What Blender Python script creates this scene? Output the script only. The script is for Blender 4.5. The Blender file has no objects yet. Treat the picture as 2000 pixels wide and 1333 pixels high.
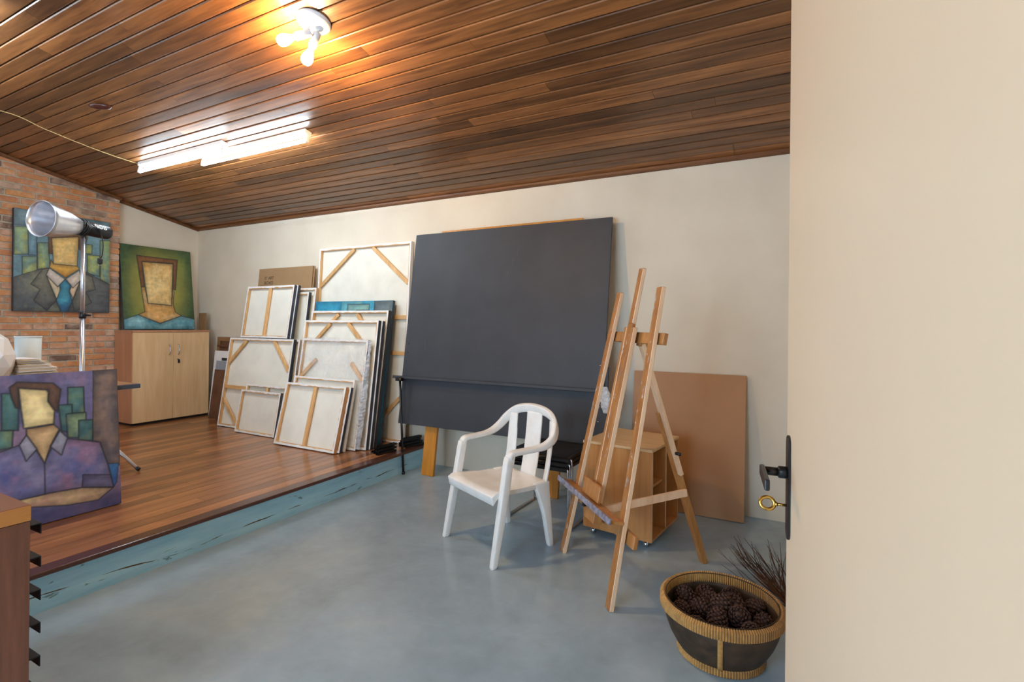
import bpy, bmesh, math, random
import numpy as np
from mathutils import Vector, Matrix
random.seed(7); rng = np.random.default_rng(7)
PI = math.pi
S = bpy.context.scene
C = S.collection

# ------------------------------------------------------------------ camera
YAW, ROLL = .48392, .009414
fw = Vector((-math.sin(YAW), math.cos(YAW), 0)); rt = Vector((math.cos(YAW), math.sin(YAW), 0)); up = Vector((0, 0, 1))
cr = rt*math.cos(ROLL) + up*math.sin(ROLL); cu = -rt*math.sin(ROLL) + up*math.cos(ROLL)
cd = bpy.data.cameras.new('camera'); cam = bpy.data.objects.new('camera', cd); C.objects.link(cam)
cd.sensor_fit = 'HORIZONTAL'; cd.sensor_width = 36; cd.lens = 990.5*36/2000; cd.shift_y = -29.73/2000
cd.clip_start = .02; cd.clip_end = 200
m3 = Matrix((cr, cu, -fw)).transposed().to_4x4(); m3.translation = Vector((0, 0, 1.33)); cam.matrix_world = m3
S.camera = cam
S.view_settings.view_transform = 'Standard'; S.view_settings.look = 'None'
S.view_settings.gamma = 1; S.view_settings.use_curve_mapping = False
S.view_settings.exposure = 0.0
try:
    S.cycles.use_denoising = True; S.cycles.max_bounces = 7; S.cycles.diffuse_bounces = 4; S.cycles.glossy_bounces = 3
    S.cycles.transparent_max_bounces = 8; S.cycles.sample_clamp_indirect = 6; S.cycles.use_adaptive_sampling = True; S.cycles.adaptive_threshold = .08; S.cycles.adaptive_min_samples = 16
except Exception: pass

# ------------------------------------------------------------------ world + daylight through the windows
w = bpy.data.worlds.new('sky'); S.world = w; w.use_nodes = True
w.node_tree.nodes['Background'].inputs[0].default_value = (.72, .84, 1, 1)
w.node_tree.nodes['Background'].inputs[1].default_value = 1.2
def area(name, loc, rot, sx, sy, power, col):
    l = bpy.data.lights.new(name, 'AREA'); l.shape = 'RECTANGLE'; l.size = sx; l.size_y = sy; l.energy = power; l.color = col
    o = bpy.data.objects.new(name, l); C.objects.link(o); o.location = loc; o.rotation_euler = rot; return o
DAY = (.55, .77, 1.0)
area('daylight_glazed_door', (-2.0, -1.62, 1.14), (PI/2, 0, 0), 2.5, 2.1, 165, DAY)          # shines to +Y
area('daylight_left_window', (-6.94, -.6, 1.75), (0, -PI/2, 0), 1.9, 1.4, 35, DAY)         # shines to +X
BULB_STRENGTH, TUBE_STRENGTH = 680, 85

# ------------------------------------------------------------------ mesh helper
class MB:
    def __init__(s): s.v = []; s.f = []; s.m = []; s.sm = []
    def add(s, vs, fs, mi=0, M=None, smooth=False):
        b = len(s.v)
        s.v += [tuple(M @ Vector(p)) if M else tuple(p) for p in vs]
        s.f += [tuple(b+i for i in f) for f in fs]; s.m += [mi]*len(fs); s.sm += [smooth]*len(fs)
        return s
    def box(s, x0, x1, y0, y1, z0, z1, mi=0, M=None):
        return s.add([(x0,y0,z0),(x1,y0,z0),(x1,y1,z0),(x0,y1,z0),(x0,y0,z1),(x1,y0,z1),(x1,y1,z1),(x0,y1,z1)],
            [(0,3,2,1),(4,5,6,7),(0,1,5,4),(1,2,6,5),(2,3,7,6),(3,0,4,7)], mi, M)
    def prism(s, poly, a0, a1, axis='y', mi=0, M=None):   # polygon extruded along an axis
        def P(p, a): return {'x': (a, p[0], p[1]), 'y': (p[0], a, p[1]), 'z': (p[0], p[1], a)}[axis]
        n = len(poly)
        vs = [P(p, a0) for p in poly] + [P(p, a1) for p in poly]
        fs = [tuple(range(n)), tuple(range(2*n-1, n-1, -1))] + [(i, i+n, (i+1) % n+n, (i+1) % n) for i in range(n)]
        return s.add(vs, fs, mi, M)
    def loft(s, rings, mi=0, M=None, smooth=False, closed=False, caps=True):
        n = len(rings[0]); vs = [p for r in rings for p in r]; fs = []
        K = len(rings)
        for k in range(K if closed else K-1):
            for i in range(n):
                j = (i+1) % n; k2 = (k+1) % K
                fs.append((k*n+i, k*n+j, k2*n+j, k2*n+i))
        if caps and not closed: fs += [tuple(range(n-1, -1, -1)), tuple((K-1)*n+i for i in range(n))]
        return s.add(vs, fs, mi, M, smooth)
    def sweep(s, path, prof, upv=(0, 0, 1), mi=0, M=None, smooth=True, closed=False, scale=None):
        P = [Vector(p) for p in path]; n = len(P); rings = []
        for i, p in enumerate(P):
            a = P[(i-1) % n] if (i > 0 or closed) else P[0]; b = P[(i+1) % n] if (i < n-1 or closed) else P[-1]
            t = (b-a).normalized(); u = Vector(upv)
            sd = t.cross(u)
            if sd.length < 1e-4: sd = t.cross(Vector((1, 0, 0)))
            sd.normalize(); nn = sd.cross(t).normalized()
            k = scale[i] if scale else (1, 1)
            rings.append([tuple(p + sd*(q[0]*k[0]) + nn*(q[1]*k[1])) for q in prof])
        return s.loft(rings, mi, M, smooth, closed)
    def tube(s, path, r, n=10, mi=0, M=None, closed=False, taper=None):
        prof = [(r*math.cos(2*PI*i/n), r*math.sin(2*PI*i/n)) for i in range(n)]
        return s.sweep(path, prof, (.013, .021, 1) if abs((Vector(path[-1])-Vector(path[0])).normalized().z) < .9 else (.05, 1, .02), mi, M, True, closed,
                       [(t, t) for t in taper] if taper else None)
    def lathe(s, prof, n=32, mi=0, M=None, smooth=True, caps=True):   # prof (r, z) about z
        rings = [[(r*math.cos(2*PI*i/n), r*math.sin(2*PI*i/n), z) for i in range(n)] for r, z in prof]
        return s.loft(rings, mi, M, smooth, False, caps)
    def bar(s, a, b, wd, dp, upv=(0, 0, 1), mi=0, M=None):
        h, d = wd/2, dp/2
        return s.sweep([a, b], [(-h, -d), (h, -d), (h, d), (-h, d)], upv, mi, M, False)
    def mats(s, m): s.m = list(m); return s
    def build(s, name, mats, parent=None, loc=None, rot=None, bevel=0, seg=1, sub=0):
        me = bpy.data.meshes.new(name); me.from_pydata(s.v, [], s.f); me.update()
        mats = mats if isinstance(mats, (list, tuple)) else [mats]
        for q in mats: me.materials.append(q)
        me.polygons.foreach_set('material_index', s.m); me.polygons.foreach_set('use_smooth', s.sm)
        bm = bmesh.new(); bm.from_mesh(me); bmesh.ops.recalc_face_normals(bm, faces=bm.faces[:]); bm.to_mesh(me); bm.free()
        o = bpy.data.objects.new(name, me); C.objects.link(o)
        if parent: o.parent = parent
        if loc: o.location = loc
        if rot: o.rotation_euler = rot
        if bevel:
            md = o.modifiers.new('bevel', 'BEVEL'); md.width = bevel; md.segments = seg; md.limit_method = 'ANGLE'; md.angle_limit = .6
        if sub:
            md = o.modifiers.new('sub', 'SUBSURF'); md.levels = sub; md.render_levels = sub
        return o
def smooth_path(pts, k=6, closed=False):
    P = [np.array(p, float) for p in pts]; n = len(P); out = []
    for i in range(n if closed else n-1):
        g = lambda j: P[j % n] if closed else P[min(max(j, 0), n-1)]
        p0, p1, p2, p3 = g(i-1), g(i), g(i+1), g(i+2)
        for j in range(k):
            t = j/k
            out.append(tuple(.5*((2*p1)+(-p0+p2)*t+(2*p0-5*p1+4*p2-p3)*t*t+(-p0+3*p1-3*p2+p3)*t**3)))
    if not closed: out.append(tuple(P[-1]))
    return out
def tag(o, label=None, cat=None, group=None, kind=None):
    if label: o['label'] = label
    if cat: o['category'] = cat
    if group: o['group'] = group
    if kind: o['kind'] = kind
    return o
def empty(name, loc, rot=(0, 0, 0), label=None, cat=None, group=None):
    o = bpy.data.objects.new(name, None); C.objects.link(o); o.location = loc; o.rotation_euler = rot; o.empty_display_size = .05
    return tag(o, label, cat, group)
def copy_tree(o, parent=None):
    c = o.copy(); C.objects.link(c); c.parent = parent
    for ch in o.children: copy_tree(ch, c)
    return c
def box_obj(name, mat, x0, x1, y0, y1, z0, z1, parent=None, bevel=0, loc=None, rot=None, seg=1):
    return MB().box(x0, x1, y0, y1, z0, z1).build(name, mat, parent, loc, rot, bevel, seg)

# ------------------------------------------------------------------ materials
def srgb(r, g, b):
    f = lambda c: (c/255/12.92) if c/255 <= .04045 else ((c/255+.055)/1.055)**2.4
    return (f(r), f(g), f(b), 1)
class NT:
    def __init__(s, name):
        s.m = bpy.data.materials.new(name); s.m.use_nodes = True; s.t = s.m.node_tree; s.n = s.t.nodes
        s.b = s.n['Principled BSDF']
    def node(s, typ, **kw):
        nd = s.n.new(typ)
        for k, v in kw.items(): setattr(nd, k, v)
        return nd
    def link(s, a, b): s.t.links.new(a, b)
    def noise(s, vec, scale, detail=4, rough=.55, dist=0):
        n = s.node('ShaderNodeTexNoise'); n.inputs['Scale'].default_value = scale; n.inputs['Detail'].default_value = detail
        n.inputs['Roughness'].default_value = rough; n.inputs['Distortion'].default_value = dist
        if vec: s.link(vec, n.inputs['Vector'])
        return n.outputs['Fac']
    def ramp(s, fac, stops):
        r = s.node('ShaderNodeValToRGB'); e = r.color_ramp.elements
        while len(e) < len(stops): e.new(.5)
        for el, (p, c) in zip(e, stops): el.position = p; el.color = c
        s.link(fac, r.inputs[0]); return r.outputs[0]
    def mix(s, fac, a, b, mode='MIX'):
        m = s.node('ShaderNodeMix', data_type='RGBA', blend_type=mode)
        if isinstance(fac, (int, float)): m.inputs[0].default_value = fac
        else: s.link(fac, m.inputs[0])
        for i, q in ((6, a), (7, b)):
            if isinstance(q, tuple): m.inputs[i].default_value = q
            else: s.link(q, m.inputs[i])
        return m.outputs[2]
    def coords(s, scale=(1, 1, 1), rnd=True, out='Object'):
        tc = s.node('ShaderNodeTexCoord'); mp = s.node('ShaderNodeMapping'); mp.inputs['Scale'].default_value = scale
        s.link(tc.outputs[out], mp.inputs[0])
        if rnd:
            oi = s.node('ShaderNodeObjectInfo'); mu = s.node('ShaderNodeMath', operation='MULTIPLY'); mu.inputs[1].default_value = 37.
            s.link(oi.outputs['Random'], mu.inputs[0]); s.link(mu.outputs[0], mp.inputs['Location']); s.rand = oi.outputs['Random']
        return mp.outputs[0]
    def bump(s, h, strength=.2, dist=.01):
        b = s.node('ShaderNodeBump'); b.inputs['Strength'].default_value = strength; b.inputs['Distance'].default_value = dist
        s.link(h, b.inputs['Height']); s.link(b.outputs[0], s.b.inputs['Normal'])
    def fin(s, col=None, rough=None, metal=None, spec=None, coat=None):
        if col is not None:
            if isinstance(col, tuple): s.b.inputs['Base Color'].default_value = col
            else: s.link(col, s.b.inputs['Base Color'])
        if rough is not None:
            if isinstance(rough, (int, float)): s.b.inputs['Roughness'].default_value = rough
            else: s.link(rough, s.b.inputs['Roughness'])
        if metal is not None: s.b.inputs['Metallic'].default_value = metal
        if spec is not None: s.b.inputs['Specular IOR Level'].default_value = spec
        if coat is not None: s.b.inputs['Coat Weight'].default_value = coat; s.b.inputs['Coat Roughness'].default_value = .15
        return s.m
def plain(name, col, rough=.5, metal=0, var=.08, scale=12, spec=None):
    t = NT(name); v = t.coords(rnd=True); f = t.noise(v, scale)
    a = tuple(max(0, c*(1-var)) for c in col[:3])+(1,); b = tuple(min(1, c*(1+var)) for c in col[:3])+(1,)
    return t.fin(t.ramp(f, [(.3, a), (.7, b)]), rough, metal, spec)
def wood(name, dark, light, axis='x', rough=.4, var=.35, coat=None, fine=1.0, bump=.08):
    t = NT(name); k = 14*fine; sc = {'x': (1, k, k), 'y': (k, 1, k), 'z': (k, k, 1)}[axis]
    v = t.coords(sc); f = t.noise(v, 2.2, 6, .6, .4)
    col = t.ramp(f, [(.3, dark), (.72, light)])
    mr = t.node('ShaderNodeMapRange'); mr.inputs[3].default_value = 1-var; mr.inputs[4].default_value = 1+var
    t.link(t.rand, mr.inputs[0])
    hs = t.node('ShaderNodeHueSaturation'); t.link(mr.outputs[0], hs.inputs['Value']); t.link(col, hs.inputs['Color'])
    if bump: t.bump(f, bump, .004)
    return t.fin(hs.outputs[0], rough, 0, None, coat)
def emit(name, col, strength):
    t = NT(name); t.b.inputs['Emission Color'].default_value = col; t.b.inputs['Emission Strength'].default_value = strength
    return t.fin(col, .5)

def mk_wall():
    t = NT('plaster_paint'); v = t.coords(rnd=False); f = t.noise(v, 2.5, 5); g = t.noise(v, 60, 3)
    t.bump(g, .05, .002)
    return t.fin(t.ramp(f, [(.3, srgb(222, 209, 188)), (.7, srgb(231, 219, 199))]), .7)
M_wall = mk_wall()
def mk_floor():
    t = NT('polished_concrete'); v = t.coords(rnd=False)
    a = t.noise(v, 1.1, 7, .6, .6); b = t.noise(v, 9, 8, .65, .3)
    c1 = t.ramp(a, [(.3, srgb(152, 172, 186)), (.5, srgb(166, 188, 204)), (.75, srgb(184, 200, 206))])
    c2 = t.ramp(b, [(.3, srgb(110, 118, 120)), (.8, (1, 1, 1, 1))])
    col = t.mix(.2, c1, c2, 'MULTIPLY')
    sp = t.node('ShaderNodeTexVoronoi'); sp.inputs['Scale'].default_value = .8; t.link(v, sp.inputs['Vector'])
    spk = t.ramp(sp.outputs['Distance'], [(.0022, (1, 1, 1, 1)), (.004, (0, 0, 0, 1))])
    r = t.ramp(b, [(.3, (.16, .16, .16, 1)), (.7, (.3, .3, .3, 1))])
    return t.fin(col, .23)
M_floor = mk_floor()
def mk_brick():
    t = NT('fired_clay_brick'); v = t.coords((1, 1, 1)); f = t.noise(v, 14, 6, .65); g = t.noise(v, 5, 4, .6, .5)
    base = t.ramp(t.rand, [(0, srgb(212, 144, 92)), (.3, srgb(222, 158, 102)), (.55, srgb(214, 156, 118)), (.75, srgb(204, 136, 92)), (.84, srgb(222, 190, 164)), (.96, srgb(126, 98, 84))])
    pale = t.ramp(g, [(.46, (0, 0, 0, 1)), (.72, (1, 1, 1, 1))])
    col = t.mix(pale, base, srgb(226, 196, 172))
    col = t.mix(.4, col, t.ramp(f, [(.3, srgb(150, 116, 96)), (.65, (1, 1, 1, 1))]), 'MULTIPLY')
    t.bump(f, .5, .01)
    return t.fin(col, .85)
M_brick = mk_brick()
M_mortar = plain('mortar', srgb(186, 176, 156), .95, 0, .18, 30)
M_ceil = wood('ceiling_lambri', srgb(92, 54, 26), srgb(160, 103, 55), 'x', .4, .5, .2)
M_ceilback = plain('ceiling_groove', srgb(40, 22, 12), .8)
M_trim = wood('ceiling_moulding', srgb(90, 52, 26), srgb(132, 84, 46), 'x', .45, .1)
M_deck = wood('deck_boards', srgb(122, 74, 44), srgb(172, 118, 74), 'y', .28, .5, .25, .55, .03)
M_filler = plain('deck_joint_filler', srgb(196, 150, 102), .5)
M_nosing = wood('deck_nosing', srgb(70, 36, 26), srgb(98, 56, 42), 'y', .28, .05, .3)
def mk_riser():
    t = NT('chipped_blue_paint'); v = t.coords(rnd=False)
    a = t.noise(t.coords((1, 1.2, 10), False), 2.5, 6, .6, .4)
    col = t.ramp(a, [(.3, srgb(156, 212, 240)), (.6, srgb(180, 230, 252)), (.8, srgb(194, 232, 240))])
    st = t.noise(t.coords((1, 1.6, 5), False), 3.0, 6, .6, .8)
    tc = t.node('ShaderNodeTexCoord'); sx = t.node('ShaderNodeSeparateXYZ'); t.link(tc.outputs['Object'], sx.inputs[0])
    # one long split in the plank, wandering with y
    wob = t.noise(t.coords((1, .55, 0), False), 2.3, 4, .5)
    mr = t.node('ShaderNodeMapRange'); mr.inputs[1].default_value = .3; mr.inputs[2].default_value = .7; mr.inputs[3].default_value = .025; mr.inputs[4].default_value = .085
    t.link(wob, mr.inputs[0])
    d = t.node('ShaderNodeMath', operation='SUBTRACT'); t.link(sx.outputs[2], d.inputs[0]); t.link(mr.outputs[0], d.inputs[1])
    ab = t.node('ShaderNodeMath', operation='ABSOLUTE'); t.link(d.outputs[0], ab.inputs[0])
    wd = t.node('ShaderNodeMapRange'); wd.inputs[1].default_value = .45; wd.inputs[2].default_value = .7; wd.inputs[3].default_value = .0; wd.inputs[4].default_value = .006
    t.link(t.noise(t.coords((1, 2.2, 0), False), 2.0, 3), wd.inputs[0])
    lt = t.node('ShaderNodeMath', operation='LESS_THAN'); t.link(ab.outputs[0], lt.inputs[0]); t.link(wd.outputs[0], lt.inputs[1])
    col = t.mix(lt.outputs[0], col, srgb(92, 72, 52))
    ch = t.ramp(st, [(.66, (0, 0, 0, 1)), (.68, (1, 1, 1, 1))])
    col = t.mix(ch, col, srgb(120, 156, 168))
    t.bump(a, .15, .005)
    return t.fin(col, .45)
M_riser = mk_riser()
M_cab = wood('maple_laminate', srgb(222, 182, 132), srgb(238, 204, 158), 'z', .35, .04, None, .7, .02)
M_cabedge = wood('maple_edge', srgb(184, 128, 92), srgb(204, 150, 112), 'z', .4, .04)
M_black = plain('black_plastic', srgb(22, 22, 25), .35)
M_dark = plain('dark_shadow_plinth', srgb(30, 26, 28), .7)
M_board = None
def mk_board():
    t = NT('black_board_paint'); v = t.coords(rnd=False)
    f = t.noise(v, 3, 6); g = t.noise(t.coords((1, 1, 1), False), 30, 4)
    col = t.ramp(f, [(.3, srgb(50, 52, 58)), (.7, srgb(60, 62, 68))])
    sm = t.noise(t.coords((5, 5, 1.2), False), 4, 8, .75, 1.5)
    sc = t.ramp(sm, [(.62, (0, 0, 0, 1)), (.76, (.35, .35, .35, 1))])
    col = t.mix(sc, col, srgb(120, 124, 130)); t.bump(g, .05, .002)
    return t.fin(col, .55)
M_board = mk_board()
M_yellow = wood('yellow_varnished_pine', srgb(190, 118, 30), srgb(216, 146, 52), 'z', .35, .05)
M_pine = wood('stretcher_pine', srgb(205, 152, 92), srgb(232, 190, 134), 'z', .55, .12)
M_linen = plain('primed_linen', srgb(238, 235, 222), .85, 0, .05, 6)
M_fold = plain('folded_canvas_edge', srgb(242, 239, 234), .85, 0, .06, 25)
M_side_dark = plain('painted_dark_edge', srgb(58, 62, 74), .5, 0, .25, 9)
M_side_grey = plain('painted_grey_edge', srgb(96, 96, 94), .6, 0, .15, 9)
M_side_wood = wood('bare_wood_edge', srgb(190, 136, 84), srgb(216, 168, 116), 'z', .6, .1)
M_card = plain('corrugated_cardboard', srgb(164, 130, 92), .8, 0, .05, 8)
M_ink = plain('stamp_ink', srgb(60, 46, 32), .8)
M_mdf = plain('fibreboard', srgb(176, 124, 74), .5, 0, .06, 3)
M_boxwood = wood('varnished_plywood', srgb(186, 124, 66), srgb(206, 146, 88), 'z', .3, .04)
M_boxtop = wood('worn_plywood_top', srgb(206, 166, 116), srgb(226, 192, 146), 'x', .45, .04)
M_plyedge = plain('plywood_edge', srgb(214, 180, 140), .6)
M_easel = wood('easel_beech', srgb(160, 102, 50), srgb(196, 140, 82), 'z', .4, .06)
def mk_splat():
    t = NT('paint_spattered_beech'); v = t.coords((14, 14, 1)); f = t.noise(v, 2.2, 6, .6, .4)
    col = t.ramp(f, [(.3, srgb(152, 94, 44)), (.72, srgb(188, 130, 72))])
    v2 = t.coords((1, 1, .45)); g = t.noise(v2, 34, 4, .6, .5)
    m = t.ramp(g, [(.60, (0, 0, 0, 1)), (.64, (1, 1, 1, 1))])
    h = t.noise(v2, 11, 3)
    pc = t.ramp(h, [(.35, srgb(120, 90, 80)), (.5, srgb(206, 198, 190)), (.62, srgb(120, 132, 138)), (.7, srgb(170, 120, 60))])
    return t.fin(t.mix(m, col, pc), .5)
M_splat = mk_splat()
M_palebeech = wood('pale_beech', srgb(232, 184, 140), srgb(248, 212, 176), 'z', .5, .05)  # pale beech; daylight on the easel's side faces is put into its colour
M_smear = plain('dried_paint_smear', srgb(140, 136, 150), .55, 0, .5, 40)
def mk_chair():
    t = NT('white_moulded_plastic'); v = t.coords(rnd=False); f = t.noise(v, 10, 6)
    return t.fin(t.ramp(f, [(.3, srgb(236, 233, 227)), (.65, srgb(246, 245, 242))]), .38)
M_chair = mk_chair()
M_chrome = plain('chrome', srgb(205, 208, 214), .14, 1, .03)
M_alu = plain('brushed_aluminium', srgb(222, 222, 228), .3, .9, .05, 30)
M_brass = plain('brass', srgb(206, 164, 84), .22, 1, .06)
M_white = plain('white_enamel', srgb(240, 240, 238), .35, 0, .02)
M_door = plain('door_satin_paint', srgb(226, 200, 168), .45, 0, .015, 2)
M_pcone = plain('pine_cone_scales', srgb(74, 48, 38), .75, 0, .45, 60)
M_bask = plain('dark_basket_weave', srgb(62, 44, 28), .6, 0, .55, 22)
M_rattan = plain('rattan_binding', srgb(186, 138, 76), .5, 0, .25, 50)
M_rattan2 = plain('rattan_binding_groove', srgb(124, 84, 40), .6, 0, .2, 50)
M_twig = plain('dry_twig', srgb(84, 54, 36), .8, 0, .4, 30)
M_paper = plain('aged_paper', srgb(226, 208, 178), .85, 0, .12, 18)
M_paperw = plain('white_paper', srgb(238, 232, 232), .8, 0, .04, 9)
M_ceramic = plain('white_ceramic', srgb(240, 240, 242), .3, 0, .01)
M_bucket = plain('white_translucent_bucket', srgb(214, 226, 228), .4, 0, .02)
M_table = plain('dark_blue_table_edge', srgb(66, 80, 100), .5)
M_tabletop = wood('table_top_wood', srgb(150, 104, 66), srgb(180, 134, 92), 'y', .4, .03)
M_flatfile = wood('flat_file_veneer', srgb(104, 62, 44), srgb(138, 88, 64), 'z', .42, .03)
M_filetop = wood('flat_file_top', srgb(118, 70, 46), srgb(150, 98, 68), 'x', .38, .03)
M_orange = wood('flat_file_edge_band', srgb(186, 116, 52), srgb(206, 138, 70), 'y', .45, .02)
M_pull = plain('black_steel_pull', srgb(26, 26, 32), .3, .5)
M_brown = plain('brown_hardboard', srgb(104, 68, 46), .6, 0, .3, 8)
M_grey = plain('grey_painted_panel', srgb(150, 156, 166), .6, 0, .04)
M_kraft = plain('brown_wood_panel', srgb(146, 108, 70), .6, 0, .1, 6)
M_cable = plain('cream_cable', srgb(206, 176, 122), .6)
M_knob = plain('dark_red_knob', srgb(70, 34, 28), .2)
def mk_glass():
    t = NT('window_glass'); tr = t.node('ShaderNodeBsdfTransparent'); gl = t.node('ShaderNodeBsdfGlossy'); gl.inputs['Roughness'].default_value = .02
    mx = t.node('ShaderNodeMixShader'); mx.inputs[0].default_value = .06
    t.link(tr.outputs[0], mx.inputs[1]); t.link(gl.outputs[0], mx.inputs[2]); t.link(mx.outputs[0], t.n['Material Output'].inputs[0]); return t.m
M_glass = mk_glass()
def mk_wrap(lo, hi, name):
    t = NT(name); v = t.coords(rnd=False); f = t.noise(v, 7, 6, .65, 1.2); g = t.noise(v, 120, 2)
    tr = t.node('ShaderNodeBsdfTransparent'); mx = t.node('ShaderNodeMixShader')
    t.fin(srgb(232, 234, 238), .22); t.bump(g, .35, .003)
    t.link(t.ramp(f, [(.35, (lo, lo, lo, 1)), (.65, (hi, hi, hi, 1))]), mx.inputs[0])
    t.link(tr.outputs[0], mx.inputs[1]); t.link(t.b.outputs[0], mx.inputs[2]); t.link(mx.outputs[0], t.n['Material Output'].inputs[0]); return t.m
M_wrap = mk_wrap(.02, .2, 'bubble_wrap_film'); M_wrap2 = mk_wrap(.4, .8, 'bunched_bubble_wrap')
M_bulb = emit('warm_bulb_glow', (1, .66, .32, 1), BULB_STRENGTH)
M_tube = emit('fluorescent_tube_glow', (.74, .89, 1, 1), TUBE_STRENGTH)

# ------------------------------------------------------------------ room shell
XL, XR, YB, YN, XB = -6.72, .12, 3.95, -1.5, -6.63
SL = .2035
def ceil_z(y): return 2.555 + SL*(YB-y)
ANG = math.atan(SL)
def struct(o): return tag(o, kind='structure')
struct(box_obj('floor', M_floor, XL-.12, XR+.12, YN-.12, YB+.1, -.12, 0))
struct(box_obj('wall_back', M_wall, XL-.12, XR+.12, YB, YB+.12, 0, 2.66))
def wall_x(name, x0, x1, op):     # wall in the YZ plane with one opening (y0,y1,z0,z1), top follows the ceiling
    b = MB(); y0, y1, z0, z1 = op
    P = lambda a, c, za, zb=None: b.prism([(a, za), (c, za), (c, ceil_z(c)+.04 if zb is None else zb), (a, ceil_z(a)+.04 if zb is None else zb)], x0, x1, 'x')
    P(YN-.12, y0, 0); P(y1, YB, 0)
    if z0 > 0: P(y0, y1, 0, z0)
    P(y0, y1, z1)
    return struct(b.build(name, M_wall))
wall_x('wall_left', XL-.12, XL, (-1.3, .1, .8, 2.7))
wall_x('wall_right', XR, XR+.12, (.325, 1.255, 0, 2.16))
b = MB(); b.box(XL-.12, -3.25, YN-.12, YN, 0, 3.72); b.box(-.75, XR+.12, YN-.12, YN, 0, 3.72); b.box(-3.25, -.75, YN-.12, YN, 0, .06); b.box(-3.25, -.75, YN-.12, YN, 2.2, 3.72)
struct(b.build('wall_near', M_wall))
def window(n, ax, lo, hi, pos, z0, z1):
    f = MB(); t = .05
    def bx(a0, a1, c0, c1, d=.05):
        (f.box(a0, a1, pos-d/2, pos+d/2, c0, c1) if ax == 'x' else f.box(pos-d/2, pos+d/2, a0, a1, c0, c1))
    bx(lo, hi, z0, z0+t); bx(lo, hi, z1-t, z1); bx(lo, lo+t, z0+t, z1-t); bx(hi-t, hi, z0+t, z1-t)
    mid = (lo+hi)/2; bx(mid-.03, mid+.03, z0+t, z1-t)
    o = struct(f.build('window_%d' % n, M_white))
    for a0, a1 in ((lo+t, mid-.03), (mid+.03, hi-t)):
        g = MB(); (g.box(a0, a1, pos-.003, pos+.003, z0+t, z1-t) if ax == 'x' else g.box(pos-.003, pos+.003, a0, a1, z0+t, z1-t)); g.build('pane', M_glass, o)
window(1, 'x', -3.25, -.75, YN-.05, .06, 2.2); window(2, 'y', -1.3, .1, XL-.06, .8, 2.7)

# ceiling: backing plus single boards
b = MB(); b.prism([(YN-.12, ceil_z(YN-.12)+.014), (YB+.1, ceil_z(YB+.1)+.014), (YB+.1, ceil_z(YB+.1)+.1), (YN-.12, ceil_z(YN-.12)+.1)], XL-.12, XR+.12, 'x')
ceiling = struct(b.build('ceiling', M_ceilback))
pitch = .09; ph = math.hypot(pitch, pitch*SL)
yc = YB-.045; row = 0
while yc > YN-.02:
    x = XL + .002
    first = random.uniform(.5, 3.0)
    while x < XR-.01:
        L = first if first else random.uniform(2.0, 3.4); first = None
        x1 = min(x+L, XR-.002)
        if XR-x1 < .4: x1 = XR-.002
        hw = ph/2-.0035; l = x1-x-.0015
        q = MB().prism([(-hw, .004), (-hw+.005, 0), (hw-.005, 0), (hw, .004), (hw, .013), (-hw, .013)], 0, l, 'x')
        q.build('plank', M_ceil, ceiling, (x, yc, ceil_z(yc)), (-ANG, 0, 0))
        x = x1
    yc -= pitch; row += 1
# mouldings
def trim(n, poly, a0, a1, axis): return struct(MB().prism(poly, a0, a1, axis).build('trim_%d' % n, M_trim, bevel=.004))
trim(1, [(YB-.03, 2.535), (YB, 2.523), (YB, 2.552), (YB-.03, ceil_z(YB-.03)-.001)], XL+.03, XR, 'x')
def trim_y(n, x0, x1, ya, yb, h):
    return struct(MB().prism([(ya, ceil_z(ya)-h), (yb, ceil_z(yb)-h), (yb, ceil_z(yb)-.001), (ya, ceil_z(ya)-.001)], x0, x1, 'x').build('trim_%d' % n, M_trim, bevel=.004))
trim_y(2, XL, XL+.03, 3.035, YB, .034); trim_y(3, XB, XB+.03, .42, 3.03, .034)

# brick cladding on the left wall
BY0, BY1 = .42, 3.02
wb = struct(MB().prism([(BY0, 0), (BY1-.006, 0), (BY1-.006, ceil_z(BY1)-.004), (BY0, ceil_z(BY0)-.004)], XL+.001, XB-.012, 'x').build('wall_brick', M_mortar))
def brick_mesh(ya, yb, z0, z1, x1, b):
    za, zb = min(z1, ceil_z(ya)-.006), min(z1, ceil_z(yb)-.006)
    if zb-z0 < .006: return False
    b.prism([(ya, z0), (yb, z0), (yb, zb), (ya, za)], XB-.03, x1, 'x'); return True
far = MB(); z = .20; r = 0
while z < ceil_z(BY0):
    yy = BY1; first = True
    while yy > BY0+.02:
        L = (.115 if (first and r % 2) else .235)*random.uniform(.93, 1.05); first = False
        y0 = max(yy-L, BY0)
        zz = z+random.uniform(-.002, .002); pr = XB+random.uniform(-.006, .003)
        if y0 > 1.42:
            b = MB()
            if brick_mesh(y0, yy, zz, zz+.053, pr, b): b.build('brick', M_brick, wb, bevel=.003)
        else: brick_mesh(y0, yy, zz, zz+.053, pr, far)
        yy = y0-random.uniform(.011, .017)
    z += .0655; r += 1
tag(far.build('brick_field', M_brick, wb), kind='stuff')

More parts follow.
